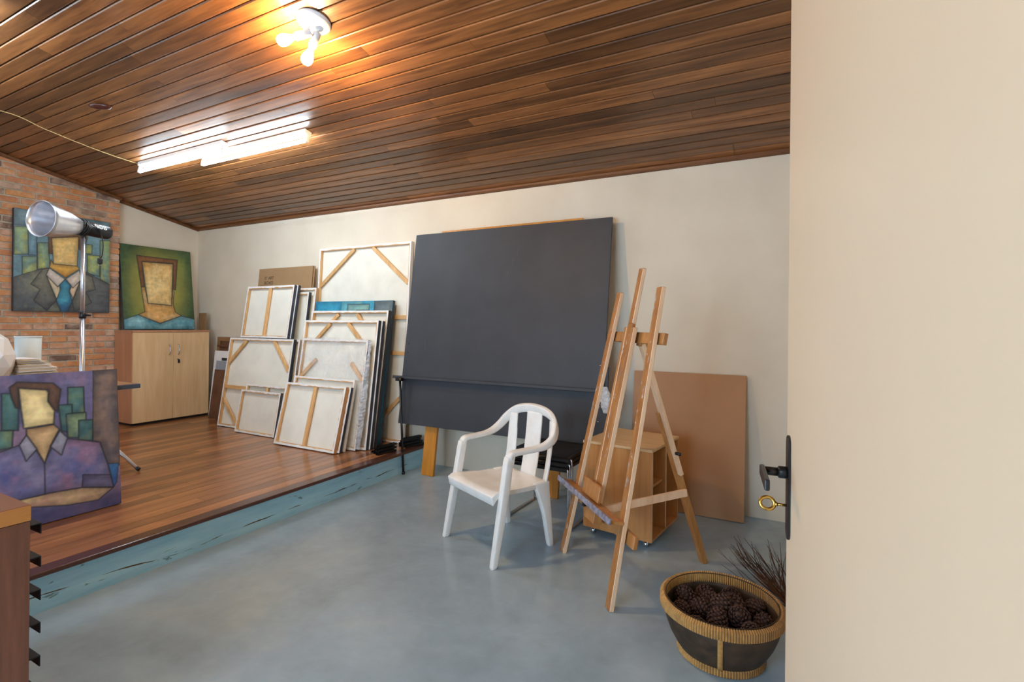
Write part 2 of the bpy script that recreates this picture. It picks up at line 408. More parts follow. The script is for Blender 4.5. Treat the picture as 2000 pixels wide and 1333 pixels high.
# raised timber platform
PZ, PX = .19, -2.97
plat = struct(box_obj('floor_platform', M_filler, XL, PX-.03, YN, YB, 0, PZ-.0013))
x = PX-.075; 
while x > XL+.005:
    x0 = max(x-.098, XL+.002); y = YN+.002; first = random.uniform(.6, 2.6)
    while y < YB-.01:
        L = first if first else random.uniform(1.7, 3.2); first = None
        y1 = min(y+L, YB-.002)
        if YB-y1 < .35: y1 = YB-.002
        MB().box(-(x-x0)+.0014, -.0014, 0, y1-y-.002, -.021, 0).build('deck_board', M_deck, plat, (x, y, PZ))
        y = y1
    x = x0
box_obj('nosing', M_nosing, PX-.075, PX+.018, YN+.002, YB-.002, PZ-.024, PZ, plat, .005, None, None, 2)
box_obj('riser', M_riser, PX-.03, PX, YN+.002, YB-.002, 0, PZ-.0245, plat)

# door standing ajar in the right wall
DA = math.radians(5.8)
door = box_obj('door_1', M_door, 0, .036, -.91, 0, .008, 2.14, None, .0015)       # local: y=0 is the free edge, -x face looks into the room
door.location = (.0185, 1.243, 0); door.rotation_euler = (0, 0, DA); struct(door)
pl = MB(); zc = 1.0; hh = .108; pts = []
for a in range(9): pts.append((-.043+.021*math.cos(PI*a/8), zc+hh-.02+.02*math.sin(PI*a/8)))
for a in range(9): pts.append((-.043+.021*math.cos(PI+PI*a/8), zc-hh+.02+.02*math.sin(PI+PI*a/8)))
pl.prism(pts, -.005, .0005, 'x'); pl.build('lock_plate', M_black, door, bevel=.0012)
h = MB(); h.lathe([(.0115, 0), (.0125, .004), (.0125, .016), (.0095, .018)], 20, 0, Matrix.Translation((-.004, -.043, 1.03)) @ Matrix.Rotation(-PI/2, 4, 'Y'))
h.tube([(-.02, -.043, 1.03), (-.047, -.043, 1.03)], .009, 16)
hd = h.build('handle_spindle', M_black, door)
lv = MB(); lv.box(-.056, -.046, -.155, -.034, 1.019, 1.041); lv.build('handle_lever', M_black, door, bevel=.003, seg=2)
k = MB(); k.tube([(-.004, -.043, .962), (-.026, -.043, .962)], .0028, 10)
k.lathe([(.0045, 0), (.0055, .002), (.0045, .005)], 14, 0, Matrix.Translation((-.022, -.043, .962)) @ Matrix.Rotation(-PI/2, 4, 'Y'))
ring = [(-.041+.0135*math.cos(a*PI/12), -.043+.004*math.sin(a*PI/12), .962+.0115*math.sin(a*PI/12)) for a in range(24)]
k.tube(ring, .0038, 10, closed=True); k.build('key', M_brass, door)
fr = MB(); fr.box(XR-.012, XR+.13, .255, .322, 0, 2.23); fr.box(XR-.012, XR+.13, 1.258, 1.325, 0, 2.23); fr.box(XR-.012, XR+.13, .322, 1.258, 2.163, 2.23)
struct(fr.build('trim_4', M_door, bevel=.003))

# ------------------------------------------------------------------ ceiling lamps
def batten(x0, x1, y, label):
    t = empty('fluorescent_batten', ((x0+x1)/2, y, ceil_z(y)), (-ANG, 0, 0), label, 'ceiling light', 'fluorescent battens on the timber ceiling')
    L = x1-x0
    MB().prism([(-.034, -.002), (-.028, -.032), (.028, -.032), (.034, -.002)], -L/2, L/2, 'x').build('housing', M_white, t, bevel=.002)
    for s in (-1, 1):
        MB().box(s*L/2-.012, s*L/2+.012, -.014, .014, -.098, -.033).build('lamp_holder', M_white, t, bevel=.004)
    MB().tube([(-L/2+.013, 0, -.082), (L/2-.013, 0, -.082)], .0135, 14).build('tube', M_tube, t)
batten(-5.33, -4.06, 2.60, 'left fluorescent batten, its tube glowing white beside the brick wall')
batten(-4.50, -3.19, 2.70, 'right fluorescent batten with its grey housing side in view')
batten(-5.1, -3.87, 1.1, 'fluorescent batten at the upper left corner, above the painted canvas')
# cable running over the ceiling to the left batten
cy = [(-6.1, 1.30), (-5.52, 1.677), (-5.50, 1.95), (-5.48, 2.2), (-5.43, 2.42), (-5.36, 2.585)]
pts = smooth_path([(x, y, ceil_z(y)-.006) for x, y in cy], 6)
tag(MB().tube(pts, .0035, 6).build('lamp_cable', M_cable), 'thin cream cable tacked along the ceiling to the left tube lamp', 'cable')
ky = 1.93; kn = empty('ceiling_pull', (-4.53, ky, ceil_z(ky)-.002), (-ANG, 0, math.radians(35)), 'small dark red oval pull fixed on the timber ceiling', 'handle')
MB().lathe([(.0, -.034), (.03, -.03), (.055, -.02), (.06, -.012), (.05, -.006), (.0, -.005)], 24, 0, Matrix.Diagonal((1.35, .55, 1, 1))).build('grip', M_knob, kn)
MB().lathe([(.012, -.012), (.012, 0)], 12).build('stem', M_knob, kn)
# twin bulb spot
sp = empty('twin_bulb_lamp', (-2.236, 1.92, ceil_z(1.92)-.001), (0, 0, 0), 'white ceiling lamp with two bare glowing warm bulbs', 'ceiling light')
MB().lathe([(.0, -.026), (.05, -.026), (.082, -.018), (.09, -.006), (.09, 0), (0, 0)], 40, 0, Matrix.Rotation(-ANG, 4, 'X')).build('canopy', M_white, sp)
def head(a, d, arm_from):
    a, d = Vector(a), Vector(d).normalized()
    q = d.to_track_quat('Z', 'Y').to_matrix().to_4x4(); T = Matrix.Translation(a) @ q
    MB().lathe([(.0, -.05), (.019, -.05), (.021, -.046), (.021, .035), (.017, .038), (0, .038)], 24, 0, T).build('socket', M_white, sp)
    MB().bar(arm_from, tuple(a - Vector((0, 0, -.012))), .016, .006, (0, 1, .1)).build('bracket', M_white, sp)
    prof = [(0, .036), (.013, .038), (.014, .05), (.02, .066), (.029, .088), (.031, .105), (.027, .122), (.016, .134), (0, .138)]
    MB().lathe(prof, 24, 0, T).build('bulb', M_bulb, sp)
head((-.055, -.03, -.075), (-.105, -.075, -.05), (-.03, -.005, -.02))
head((-.03, .03, -.085), (-.095, .012, -.115), (.01, .03, -.02))

# ------------------------------------------------------------------ paintings
P1={'b1':[(0.004,0.819),(0.132,0.832),(0.138,0.562),(0.004,0.547)],'b2':[(0.132,0.832),(0.214,0.832),(0.218,0.559),(0.138,0.556)],'b3':[(0.079,0.538),(0.218,0.547),(0.22,0.375),(0.081,0.359)],'b4':[(0.224,0.685),(0.331,0.698),(0.349,0.444),(0.228,0.422)],'b5':[(0.718,0.727),(0.795,0.73),(0.792,0.631),(0.721,0.629)],'b6':[(0.882,0.79),(1.003,0.799),(1.01,0.31),(0.893,0.366)],'b7':[(0.741,0.619),(0.882,0.621),(0.885,0.396),(0.744,0.417)],'b8':[(0.0,1.0),(1.0,1.0),(0.996,0.905),(0.001,0.833)],'hair':[(0.334,0.588),(0.328,0.802),(0.391,0.857),(0.682,0.886),(0.741,0.809),(0.708,0.646),(0.65,0.664),(0.646,0.797),(0.364,0.749),(0.377,0.587)],'face':[(0.364,0.749),(0.646,0.797),(0.631,0.486),(0.383,0.488)],'neck':[(0.359,0.527),(0.383,0.488),(0.631,0.486),(0.657,0.458),(0.511,0.356),(0.343,0.449)],'jl':[(-0.005,0.324),(0.23,0.416),(0.343,0.443),(0.311,0.371),(0.416,0.13),(0.461,0.003),(0.0,0.0)],'jr':[(0.657,0.446),(0.746,0.429),(1.003,0.31),(1.0,-0.0),(0.533,0.003),(0.579,0.113),(0.661,0.312)],'shl':[(0.311,0.371),(0.43,0.256),(0.448,0.275),(0.458,0.204),(0.418,0.131)],'shr':[(0.575,0.271),(0.661,0.319),(0.591,0.144),(0.549,0.221)],'ll':[(0.275,0.426),(0.161,0.268),(0.252,0.222),(0.193,0.109),(0.32,0.009),(0.418,0.119),(0.311,0.371),(0.343,0.443)],'lr':[(0.67,0.435),(0.8,0.384),(0.837,0.249),(0.727,0.218),(0.795,0.11),(0.607,0.005),(0.579,0.113),(0.661,0.312)],'cl':[(0.343,0.443),(0.506,0.338),(0.43,0.256),(0.311,0.371)],'cr':[(0.512,0.344),(0.657,0.446),(0.679,0.35),(0.588,0.253)],'tie':[(0.5,0.338),(0.562,0.282),(0.552,0.209),(0.582,0.114),(0.533,0.005),(0.461,0.007),(0.416,0.119),(0.455,0.227),(0.448,0.275)]}
P2={'hair':[(0.214,0.879),(0.792,0.876),(0.737,0.493),(0.695,0.498),(0.722,0.826),(0.282,0.809),(0.298,0.512),(0.251,0.502)],'face':[(0.282,0.809),(0.722,0.819),(0.663,0.295),(0.331,0.313)],'neck':[(0.251,0.502),(0.302,0.505),(0.331,0.313),(0.663,0.295),(0.694,0.491),(0.714,0.463),(0.688,0.303),(0.719,0.211),(0.803,0.169),(0.483,0.073),(0.189,0.172),(0.282,0.208)],'shirt':[(-0.0,0.115),(0.189,0.172),(0.483,0.07),(0.803,0.169),(1.001,0.128),(1.0,0.0),(0.0,0.0)]}
P3={'g1':[(0.325,0.887),(0.411,0.878),(0.406,0.638),(0.321,0.653)],'g2':[(0.268,0.657),(0.378,0.643),(0.372,0.535),(0.266,0.528)],'g0':[(0.104,0.93),(0.229,0.907),(0.223,0.555),(0.097,0.535)],'g3':[(0.684,0.892),(0.781,0.886),(0.781,0.705),(0.679,0.709)],'g4':[(0.627,0.777),(0.708,0.771),(0.702,0.566),(0.64,0.598)],'g5':[(0.67,0.708),(0.79,0.704),(0.785,0.518),(0.675,0.547)],'g6':[(0.744,0.654),(0.832,0.645),(0.828,0.494),(0.74,0.518)],'bar':[(0.843,1.003),(1.0,1.0),(1.0,0.284),(0.907,0.317),(0.876,0.474),(0.828,0.497)],'hair':[(0.365,0.922),(0.405,0.954),(0.6,0.93),(0.643,0.884),(0.621,0.727),(0.583,0.775),(0.568,0.818),(0.577,0.885),(0.412,0.913),(0.413,0.777),(0.393,0.79),(0.375,0.852)],'face':[(0.412,0.913),(0.56,0.887),(0.572,0.87),(0.568,0.808),(0.604,0.74),(0.597,0.652),(0.434,0.648),(0.424,0.755)],'neck':[(0.447,0.641),(0.597,0.647),(0.627,0.611),(0.576,0.51),(0.54,0.399),(0.496,0.505),(0.447,0.601)],'shirt':[(0.076,0.44),(0.31,0.518),(0.408,0.543),(0.447,0.601),(0.54,0.399),(0.631,0.605),(0.674,0.539),(0.871,0.475),(0.917,0.314),(0.952,0.132),(0.747,0.18),(0.543,0.193),(0.444,0.181),(0.071,0.178)],'cl':[(0.447,0.601),(0.5,0.499),(0.441,0.431),(0.408,0.543)],'cr':[(0.631,0.599),(0.674,0.544),(0.636,0.43),(0.576,0.5)],'cuff':[(0.759,0.269),(0.934,0.226),(0.952,0.132),(0.752,0.179)],'arm':[(0.349,0.188),(0.569,0.191),(0.747,0.18),(0.947,0.128),(0.849,0.065),(0.662,0.082),(0.475,0.124),(0.333,0.144)],'glass':[(0.922,0.308),(0.99,0.298),(0.974,0.166),(0.954,0.131)],'vline':[(0.54,0.399),(0.538,0.195)]}
def in_poly(U, V, P):
    ins = np.zeros(U.shape, bool); n = len(P)
    for i in range(n):
        (x0, y0), (x1, y1) = P[i], P[(i+1) % n]
        if y0 == y1: continue
        c = ((y0 > V) != (y1 > V)) & (U < (x1-x0)*(V-y0)/(y1-y0)+x0); ins ^= c
    return ins
def edge_d(U, V, P, asp, closed=True):
    d = np.full(U.shape, 9.); n = len(P)
    for i in range(n if closed else n-1):
        (x0, y0), (x1, y1) = P[i], P[(i+1) % n]; y0 *= asp; y1 *= asp
        dx, dy = x1-x0, y1-y0; L = dx*dx+dy*dy+1e-9
        t = np.clip(((U-x0)*dx+(V*asp-y0)*dy)/L, 0, 1)
        d = np.minimum(d, np.hypot(U-x0-t*dx, V*asp-y0-t*dy))
    return d
def vnoise(U, V, f, seed):
    r = np.random.default_rng(seed); n = int(f)+3; G = r.random((n, n)); x, y = U*f, V*f
    i, j = np.clip(x.astype(int), 0, n-2), np.clip(y.astype(int), 0, n-2); a, b_ = x-i, y-j; a = a*a*(3-2*a); b_ = b_*b_*(3-2*b_)
    return (G[i, j]*(1-a)+G[i+1, j]*a)*(1-b_)+(G[i, j+1]*(1-a)+G[i+1, j+1]*a)*b_
def fbm(U, V, f, seed): return (vnoise(U, V, f, seed)+.5*vnoise(U, V, f*2.3, seed+1)+.25*vnoise(U, V, f*5, seed+2))/1.75
L3 = lambda r, g, b_: np.array(srgb(r, g, b_)[:3])
class Art:
    def __init__(s, asp, nu=170):
        s.asp = asp; s.nu, s.nv = nu, int(nu*asp)
        s.U, s.V = np.meshgrid(np.linspace(0, 1, s.nu), np.linspace(0, 1, s.nv), indexing='ij'); s.img = np.zeros(s.U.shape+(3,)); s.k = 0
    def fill(s, c0, c1, mask=None, ang=90, mott=.5, f=6, c2=None):
        s.k += 1; n = fbm(s.U, s.V, f, 100+s.k*7)
        if mask is None: mask = np.ones(s.U.shape, bool)
        t = math.radians(ang); g = s.U*math.cos(t)+s.V*math.sin(t); gm = g[mask]
        if gm.size == 0: return
        g = (g-gm.min())/(gm.max()-gm.min()+1e-6); q = np.clip(g*(1-mott)+(n*1.6-.3)*mott, 0, 1)[..., None]
        col = c0*(1-q)+c1*q
        if c2 is not None:
            n2 = np.clip((fbm(s.U, s.V, f*1.3, 900+s.k)-.45)*4, 0, 1)[..., None]; col = col*(1-n2*.7)+c2*n2*.7
        fine = (.66+.4*fbm(s.U*1.0, s.V*1.0, 42, 40+s.k)+.34*fbm(s.U*.22, s.V*.97, 40, 340+s.k)-.06+.2*fbm(s.U*.97, s.V*.3, 30, 540+s.k)-.1)[..., None]
        s.img[mask] = (np.clip(col*1.22+.012, 0, 1)*fine)[mask]
    def poly(s, P, c0, c1, ang=90, mott=.4, line=.006, f=6, c2=None, lc=None):
        mk = in_poly(s.U, s.V, P); s.fill(c0, c1, mk, ang, mott, f, c2)
        dd = edge_d(s.U, s.V, P, s.asp); sh = .62+.44*np.clip(dd/.055+.25*(fbm(s.U, s.V, 14, 77+s.k)-.5), 0, 1); s.img[mk] *= sh[mk][:, None]
        if line: s.line(P, line, lc)
    def line(s, P, wd=.006, lc=None, closed=True):
        d = edge_d(s.U, s.V, P, s.asp, closed); a = np.clip(1.2-d/wd, 0, .82)[..., None]
        s.img = s.img*(1-a)+(L3(38, 44, 52) if lc is None else lc)*a
    def mesh(s, name, Wd, Ht, parent, mat):      # front face lies at y=0 looking to -y, x to the right, z up
        vs = np.stack([s.U*Wd, np.zeros_like(s.U), s.V*Ht], -1).reshape(-1, 3)
        idx = np.arange(s.nu*s.nv).reshape(s.nu, s.nv)
        fs = np.stack([idx[:-1, :-1], idx[1:, :-1], idx[1:, 1:], idx[:-1, 1:]], -1).reshape(-1, 4)
        me = bpy.data.meshes.new(name); me.from_pydata(vs.tolist(), [], fs.tolist()); me.materials.append(mat)
        at = me.color_attributes.new('paint', 'FLOAT_COLOR', 'POINT'); c4 = np.ones((s.nu*s.nv, 4)); c4[:, :3] = s.img.reshape(-1, 3)
        at.data.foreach_set('color', c4.ravel().astype(np.float32))
        o = bpy.data.objects.new(name, me); C.objects.link(o); o.parent = parent; return o
def mk_art():
    t = NT('oil_paint'); a = t.node('ShaderNodeVertexColor'); a.layer_name = 'paint'; v = t.coords(rnd=False); t.bump(t.noise(v, 90, 4), .12, .003)
    return t.fin(a.outputs[0], .42)
M_art = mk_art()
def art1():
    A = Art(1.25); p = P1
    A.fill(L3(62, 92, 108), L3(112, 150, 160), None, 90, .7, 5)
    A.poly(p['b8'], L3(70, 96, 108), L3(120, 152, 160), 0, .8, .005)
    for k_, y in (('b1', 1), ('b2', 0), ('b3', 1), ('b4', 1), ('b5', 1), ('b6', 1), ('b7', 1)):
        A.poly(p[k_], L3(70, 108, 128), L3(150, 176, 120) if y else L3(128, 170, 186), 90, .55, .006, 6, L3(176, 178, 84) if y else None)
    A.poly(p['hair'], L3(92, 62, 34), L3(130, 90, 48)); A.poly(p['face'], L3(226, 202, 142), L3(196, 146, 60), 90, .45, .006, 7, L3(214, 186, 116)); A.poly(p['neck'], L3(176, 124, 40), L3(214, 172, 84), 90, .5)
    A.poly(p['jl'], L3(58, 62, 74), L3(104, 108, 100), 90, .5, .005, 6, L3(120, 122, 100)); A.poly(p['jr'], L3(54, 58, 70), L3(96, 100, 96), 90, .5, .005)
    A.poly(p['shl'], L3(220, 200, 150), L3(206, 196, 176)); A.poly(p['shr'], L3(214, 180, 140), L3(200, 190, 170))
    A.poly(p['ll'], L3(60, 64, 72), L3(126, 124, 104), 90, .45, .006); A.poly(p['lr'], L3(66, 68, 74), L3(118, 116, 100), 90, .45, .006)
    A.poly(p['cl'], L3(182, 166, 172), L3(222, 214, 190), 60, .5); A.poly(p['cr'], L3(190, 176, 166), L3(216, 208, 190), 60, .5)
    A.poly(p['tie'], L3(20, 62, 106), L3(46, 124, 160), 90, .6, .006, 5, L3(64, 150, 170)); return A
def art2():
    A = Art(1.25); p = P2
    A.fill(L3(52, 82, 50), L3(96, 116, 54), None, 0, .9, 5)
    d = np.hypot((A.U-.49)*1.15, (A.V-.5)*.9); k_ = np.clip(1.35-d*2.3, 0, 1)[..., None]*(.45+.55*fbm(A.U, A.V, 7, 5))[..., None]
    A.img = A.img*(1-k_)+L3(196, 178, 76)*k_
    e = np.clip(np.maximum(abs(A.U-.5), abs(A.V-.5)*1.0)*2-.72, 0, 1)[..., None]*1.8; e = np.clip(e, 0, .75); A.img = A.img*(1-e)+L3(46, 66, 52)*e
    A.poly(p['neck'], L3(206, 160, 96), L3(184, 136, 66), 90, .6, .007, 6, L3(226, 196, 140)); A.poly(p['hair'], L3(110, 70, 36), L3(140, 92, 50), 90, .5, .008); A.poly(p['face'], L3(226, 196, 132), L3(196, 152, 84), 110, .6, .008, 5, L3(224, 200, 140))
    A.poly(p['shirt'], L3(54, 120, 136), L3(140, 186, 192), 90, .8, .007, 9, L3(86, 150, 168)); return A
def art3():
    A = Art(1.045, 190); p = P3
    A.fill(L3(52, 62, 100), L3(108, 104, 142), None, 90, .75, 4, L3(134, 110, 130))
    for k_ in ('g0', 'g1', 'g2', 'g3', 'g4', 'g5', 'g6'): A.poly(p[k_], L3(40, 84, 104), L3(92, 136, 122), 100, .55, .006, 6, L3(128, 146, 104))
    A.poly(p['bar'], L3(66, 66, 84), L3(112, 100, 96), 90, .8, .004, 6, L3(136, 112, 96))
    A.poly(p['shirt'], L3(72, 82, 138), L3(126, 122, 150), 70, .85, .006, 6, L3(142, 106, 132))
    A.poly(p['neck'], L3(196, 158, 110), L3(150, 110, 80), 90, .6, .006, 6, L3(212, 184, 136)); A.poly(p['hair'], L3(70, 52, 50), L3(112, 82, 66), 90, .6, .007)
    A.poly(p['face'], L3(236, 220, 160), L3(190, 158, 110), 90, .5, .007, 5, L3(226, 208, 152))
    A.poly(p['cl'], L3(128, 128, 150), L3(176, 176, 190), 90, .6); A.poly(p['cr'], L3(126, 128, 152), L3(172, 176, 192), 90, .6)
    A.line(p['vline'], .006, None, False); A.poly(p['cuff'], L3(78, 84, 122), L3(110, 106, 134), 0, .6, .005)
    A.poly(p['arm'], L3(226, 204, 140), L3(128, 98, 104), 0, .4, .006, 7, L3(176, 136, 124)); A.poly(p['glass'], L3(40, 84, 150), L3(66, 130, 184), 90, .5, .003)
    d = np.clip((.14-A.V-.02*A.U)*9, 0, .6)[..., None]*(~in_poly(A.U, A.V, p['arm']))[..., None]; A.img = A.img*(1-d)+L3(44, 54, 104)*d
    return A
def painting(name, art, Wd, Ht, T, loc, lean, rz, label):
    t = empty(name, loc, (0, 0, 0), label, 'painting')
    t.matrix_world = Matrix.Translation(loc) @ Matrix.Rotation(rz, 4, 'Z') @ Matrix.Rotation(-lean, 4, 'X')
    art.mesh('painted_face', Wd, Ht, t, M_art)
    MB().box(0, Wd, .0008, T, 0, Ht).build('canvas_edge', M_side_dark, t)
    return t
# faces of these three look to +X: local x runs along +Y, local -y looks to +X
painting('portrait_painting', art1(), .80, 1.005, .042, (-6.583, 2.105, 1.43), 0, PI/2, 'painting of a faceless man in suit and blue tie, hung on brick')
painting('portrait_painting', art2(), .785, .99, .03, (-6.535, 3.03, 1.249), math.atan(.12/.98), PI/2, 'green painting of a faceless head with brown hair, standing on the cabinet')
painting('portrait_painting', art3(), .80, .84, .035, (-3.635, .879, PZ+.006), math.atan(.071/.836), PI/2, 'purple blue painting of a faceless seated figure leaning on the table')

# ------------------------------------------------------------------ wooden cabinet
cb = empty('cabinet', (-6.235, 2.975, PZ), (0, 0, 0), 'light maple two-door cabinet with small handles beside the brick wall', 'cabinet')
cw, chh = .84, 1.05
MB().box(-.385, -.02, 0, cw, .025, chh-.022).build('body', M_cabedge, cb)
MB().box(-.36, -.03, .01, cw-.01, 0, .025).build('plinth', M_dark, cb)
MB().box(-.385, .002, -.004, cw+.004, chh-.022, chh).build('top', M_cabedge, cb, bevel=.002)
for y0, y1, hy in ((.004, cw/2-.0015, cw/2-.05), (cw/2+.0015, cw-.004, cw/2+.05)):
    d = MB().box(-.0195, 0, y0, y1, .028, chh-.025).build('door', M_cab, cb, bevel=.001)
    MB().tube(smooth_path([(0, hy, .765), (.022, hy, .78), (.028, hy, .825), (.022, hy, .87), (0, hy, .885)], 5), .0055, 8).build('handle', M_chrome, d)
    if hy > cw/2:
        MB().lathe([(.011, 0), (.011, .004), (.007, .006)], 16, 0, Matrix.Translation((0, hy, .71)) @ Matrix.Rotation(PI/2, 4, 'Y')).build('lock', M_chrome, d)
        MB().box(.004, .012, hy-.004, hy+.018, .668, .712).build('key', M_black, d, bevel=.003)
tag(box_obj('wood_offcut', M_kraft, -6.50, -6.375, 3.842, 3.862, PZ, 1.453), 'narrow brown board standing behind the maple cabinet in the corner', 'board')

# ------------------------------------------------------------------ leaning boards between cabinet and canvases
def lean_obj(name, x0, yb, yt, zb, zt, T, label, cat, group=None):
    th = math.atan((yt-yb)/(zt-zb)); L = math.hypot(yt-yb, zt-zb)
    return empty(name, (x0, yb, zb+T*math.sin(th)+.001), (-th, 0, 0), label, cat, group), L
def panel(name, x0, x1, yb, yt, zb, zt, T, mat, label, cat='board', bevel=.001):
    e, L = lean_obj(name, x0, yb, yt, zb, zt, T, label, cat)
    bpy.data.objects.remove(e)
    th = math.atan((yt-yb)/(zt-zb))
    return tag(box_obj(name, mat, 0, x1-x0, 0, T, 0, L, None, bevel, (x0, yb, zb+T*math.sin(th)+.001), (-th, 0, 0)), label, cat)
e, L = lean_obj('framed_panel', -6.22, 3.845, 3.91, PZ, 1.155, .02, 'brown panel with a raised frame, tallest one right of the cabinet', 'board')
MB().box(0, .80, .008, .02, 0, L).build('panel', M_brown, e)
for a, b_, c_, d_ in ((0, .80, L-.05, L), (0, .80, 0, .05), (0, .05, .05, L-.05), (.75, .80, .05, L-.05)): MB().box(a, b_, 0, .008, c_, d_).build('frame_bar', M_kraft, e)
MB().box(.02, .40, -.014, 0, L-.12, L-.10).build('batten', M_brown, e)
e, L = lean_obj('slotted_board', -6.21, 3.795, 3.872, PZ, .985, .012, 'white board with a dark slot, between the cabinet and the canvases', 'board')
b = MB(); b.box(0, .78, 0, .012, 0, L-.12); b.box(0, .78, 0, .012, L-.085, L); b.box(0, .14, 0, .012, L-.12, L-.085); b.box(.4, .78, 0, .012, L-.12, L-.085); b.build('sheet', M_white, e)
MB().box(.13, .41, .009, .013, L-.125, L-.08).build('slot_backing', M_black, e)
panel('grey_panel', -6.12, -5.43, 3.74, 3.835, PZ, .865, .014, M_grey, 'pale grey panel beside the maple cabinet, behind a brown one')
panel('brown_panel', -6.055, -5.44, 3.70, 3.775, PZ, .765, .01, M_brown, 'scuffed dark brown hardboard panel, lowest beside the cabinet')

# ------------------------------------------------------------------ stretched canvases turned to the wall
def canvas(label, x0, x1, yb, yt, zb, zt, T, side, braces=(), group='stretched canvases leaning on the back wall', bw=.026, foldw=.019):
    e, L = lean_obj('stretched_canvas', x0, yb, yt, zb, zt, T, label, 'canvas', group); W = x1-x0
    MB().box(.002, W-.002, T-.005, T-.001, .002, L-.002).build('canvas_cloth', M_linen, e)
    s = MB()
    s.box(0, .002, 0, T, 0, L); s.box(W-.002, W, 0, T, 0, L); s.box(.002, W-.002, 0, T, 0, .002); s.box(.002, W-.002, 0, T, L-.002, L)
    s.build('canvas_edge', side, e)
    f = MB(); n = 26                                      # folded cloth stapled over the bars, ragged inner rim
    def strip(p0, p1, inward):
        p0, p1, inward = Vector(p0), Vector(p1), Vector(inward); q = []
        for i in range(n+1):
            c_ = p0.lerp(p1, i/n); q.append((c_, c_+inward*(foldw*random.uniform(.75, 1.25))))
        for i in range(n): f.add([tuple(q[i][0]), tuple(q[i+1][0]), tuple(q[i+1][1]), tuple(q[i][1])], [(0, 1, 2, 3)])
    y = -.0012
    strip((0, y, 0), (W, y, 0), (0, 0, 1)); strip((0, y, L), (W, y, L), (0, 0, -1)); strip((0, y-.0003, 0), (0, y-.0003, L), (1, 0, 0)); strip((W, y-.0003, 0), (W, y-.0003, L), (-1, 0, 0))
    f.build('folded_edge', M_fold, e)
    d0, d1 = .0, T-.009
    for a in ((.003, bw, .003, L-.003), (W-bw, W-.003, .003, L-.003)): MB().box(a[0], a[1], d0, d1, a[2], a[3]).build('stretcher_bar', M_pine, e, bevel=.002)
    for z0, z1 in ((.003, bw), (L-bw, L-.003)): MB().box(bw, W-bw, d0, d1, z0, z1).build('stretcher_bar', M_pine_x, e, bevel=.002)
    for br in braces:
        if br[0] == 'v': MB().box(W*br[1]-.02, W*br[1]+.02, d0+.002, d1-.004, bw, L-bw).build('brace', M_pine, e, bevel=.002)
        elif br[0] == 'h': MB().box(bw, W-bw, d0+.002, d1-.004, L*br[1]-.02, L*br[1]+.02).build('brace', M_pine_x, e, bevel=.002)
        else:
            a = Vector((W*br[1], (d0+d1)/2-.002, L*br[2])); c_ = Vector((W*br[3], (d0+d1)/2-.002, L*br[4]))
            MB().bar(a, c_, .016, .038, (c_-a).cross(Vector((0, 1, 0)))).build('brace', M_pine, e, bevel=.002)
    return e, W, L
M_pine_x = wood('stretcher_pine_cross', srgb(205, 152, 92), srgb(232, 190, 134), 'x', .55, .12)
# right stack, from the wall forwards
canvas('tallest bare canvas against the wall, left of the black board', -4.42, -3.165, 3.80, 3.905, PZ, 2.142, .035, M_fold,
       [('d', .02, .79, .40, .985), ('d', .60, .985, .98, .79), ('h', .62), ('h', .44), ('d', .98, .24, .62, .02), ('d', .02, .24, .38, .02)])
bl, L = lean_obj('painted_canvas', -4.38, 3.655, 3.825, PZ, 1.562, .036, 'teal and grey painting showing only its top strip above other canvases', 'painting')
A = Art(1.3, 150); A.fill(L3(28, 118, 150), L3(60, 150, 176), None, 0, .5, 4)
for P, c0, c1 in (([(0, .86), (.36, .86), (.36, 1), (0, 1)], L3(20, 120, 156), L3(52, 152, 180)), ([(.36, .86), (.62, .86), (.62, 1), (.36, 1)], L3(70, 150, 170), L3(120, 176, 176)),
                  ([(.78, .86), (1, .86), (1, 1), (.78, 1)], L3(70, 90, 98), L3(108, 118, 118))): A.poly(P, c0, c1, 0, .6, 0)
for P in ([(.44, .905), (.72, .905), (.72, .975), (.44, .975)], [(.56, .875), (.72, .875), (.72, .93), (.56, .93)]): A.poly(P, L3(110, 150, 150), L3(130, 170, 160), 0, .6, .006)
A.line([(.78, .8), (.78, 1)], .006, None, False)
A.mesh('painted_face', 1.06, L, bl, M_art); MB().box(0, 1.06, .0008, .036, 0, L).build('canvas_edge', M_side_dark, bl)
TOPD = [('d', .14, .80, .36, .975), ('d', .60, .975, .86, .78)]
canvas('canvas with two diagonal braces just below the teal painted strip', -4.31, -3.272, 3.525, 3.712, PZ, 1.458, .045, M_side_dark, TOPD)
canvas('dark edged canvas hidden behind the one with two braces, second from front', -4.25, -3.265, 3.472, 3.625, PZ, 1.358, .034, M_side_dark, TOPD)
canvas('braced canvas with black edge directly behind the bubble-wrapped one', -4.262, -3.278, 3.432, 3.585, PZ, 1.362, .036, M_side_dark, TOPD)
bw_, W, L = canvas('canvas wrapped in clear bubble wrap, middle of the right stack', -4.216, -3.345, 3.372, 3.525, PZ, 1.18, .03, M_side_dark,
                   [('d', .03, .62, .25, .80), ('d', .98, .62, .78, .78)])
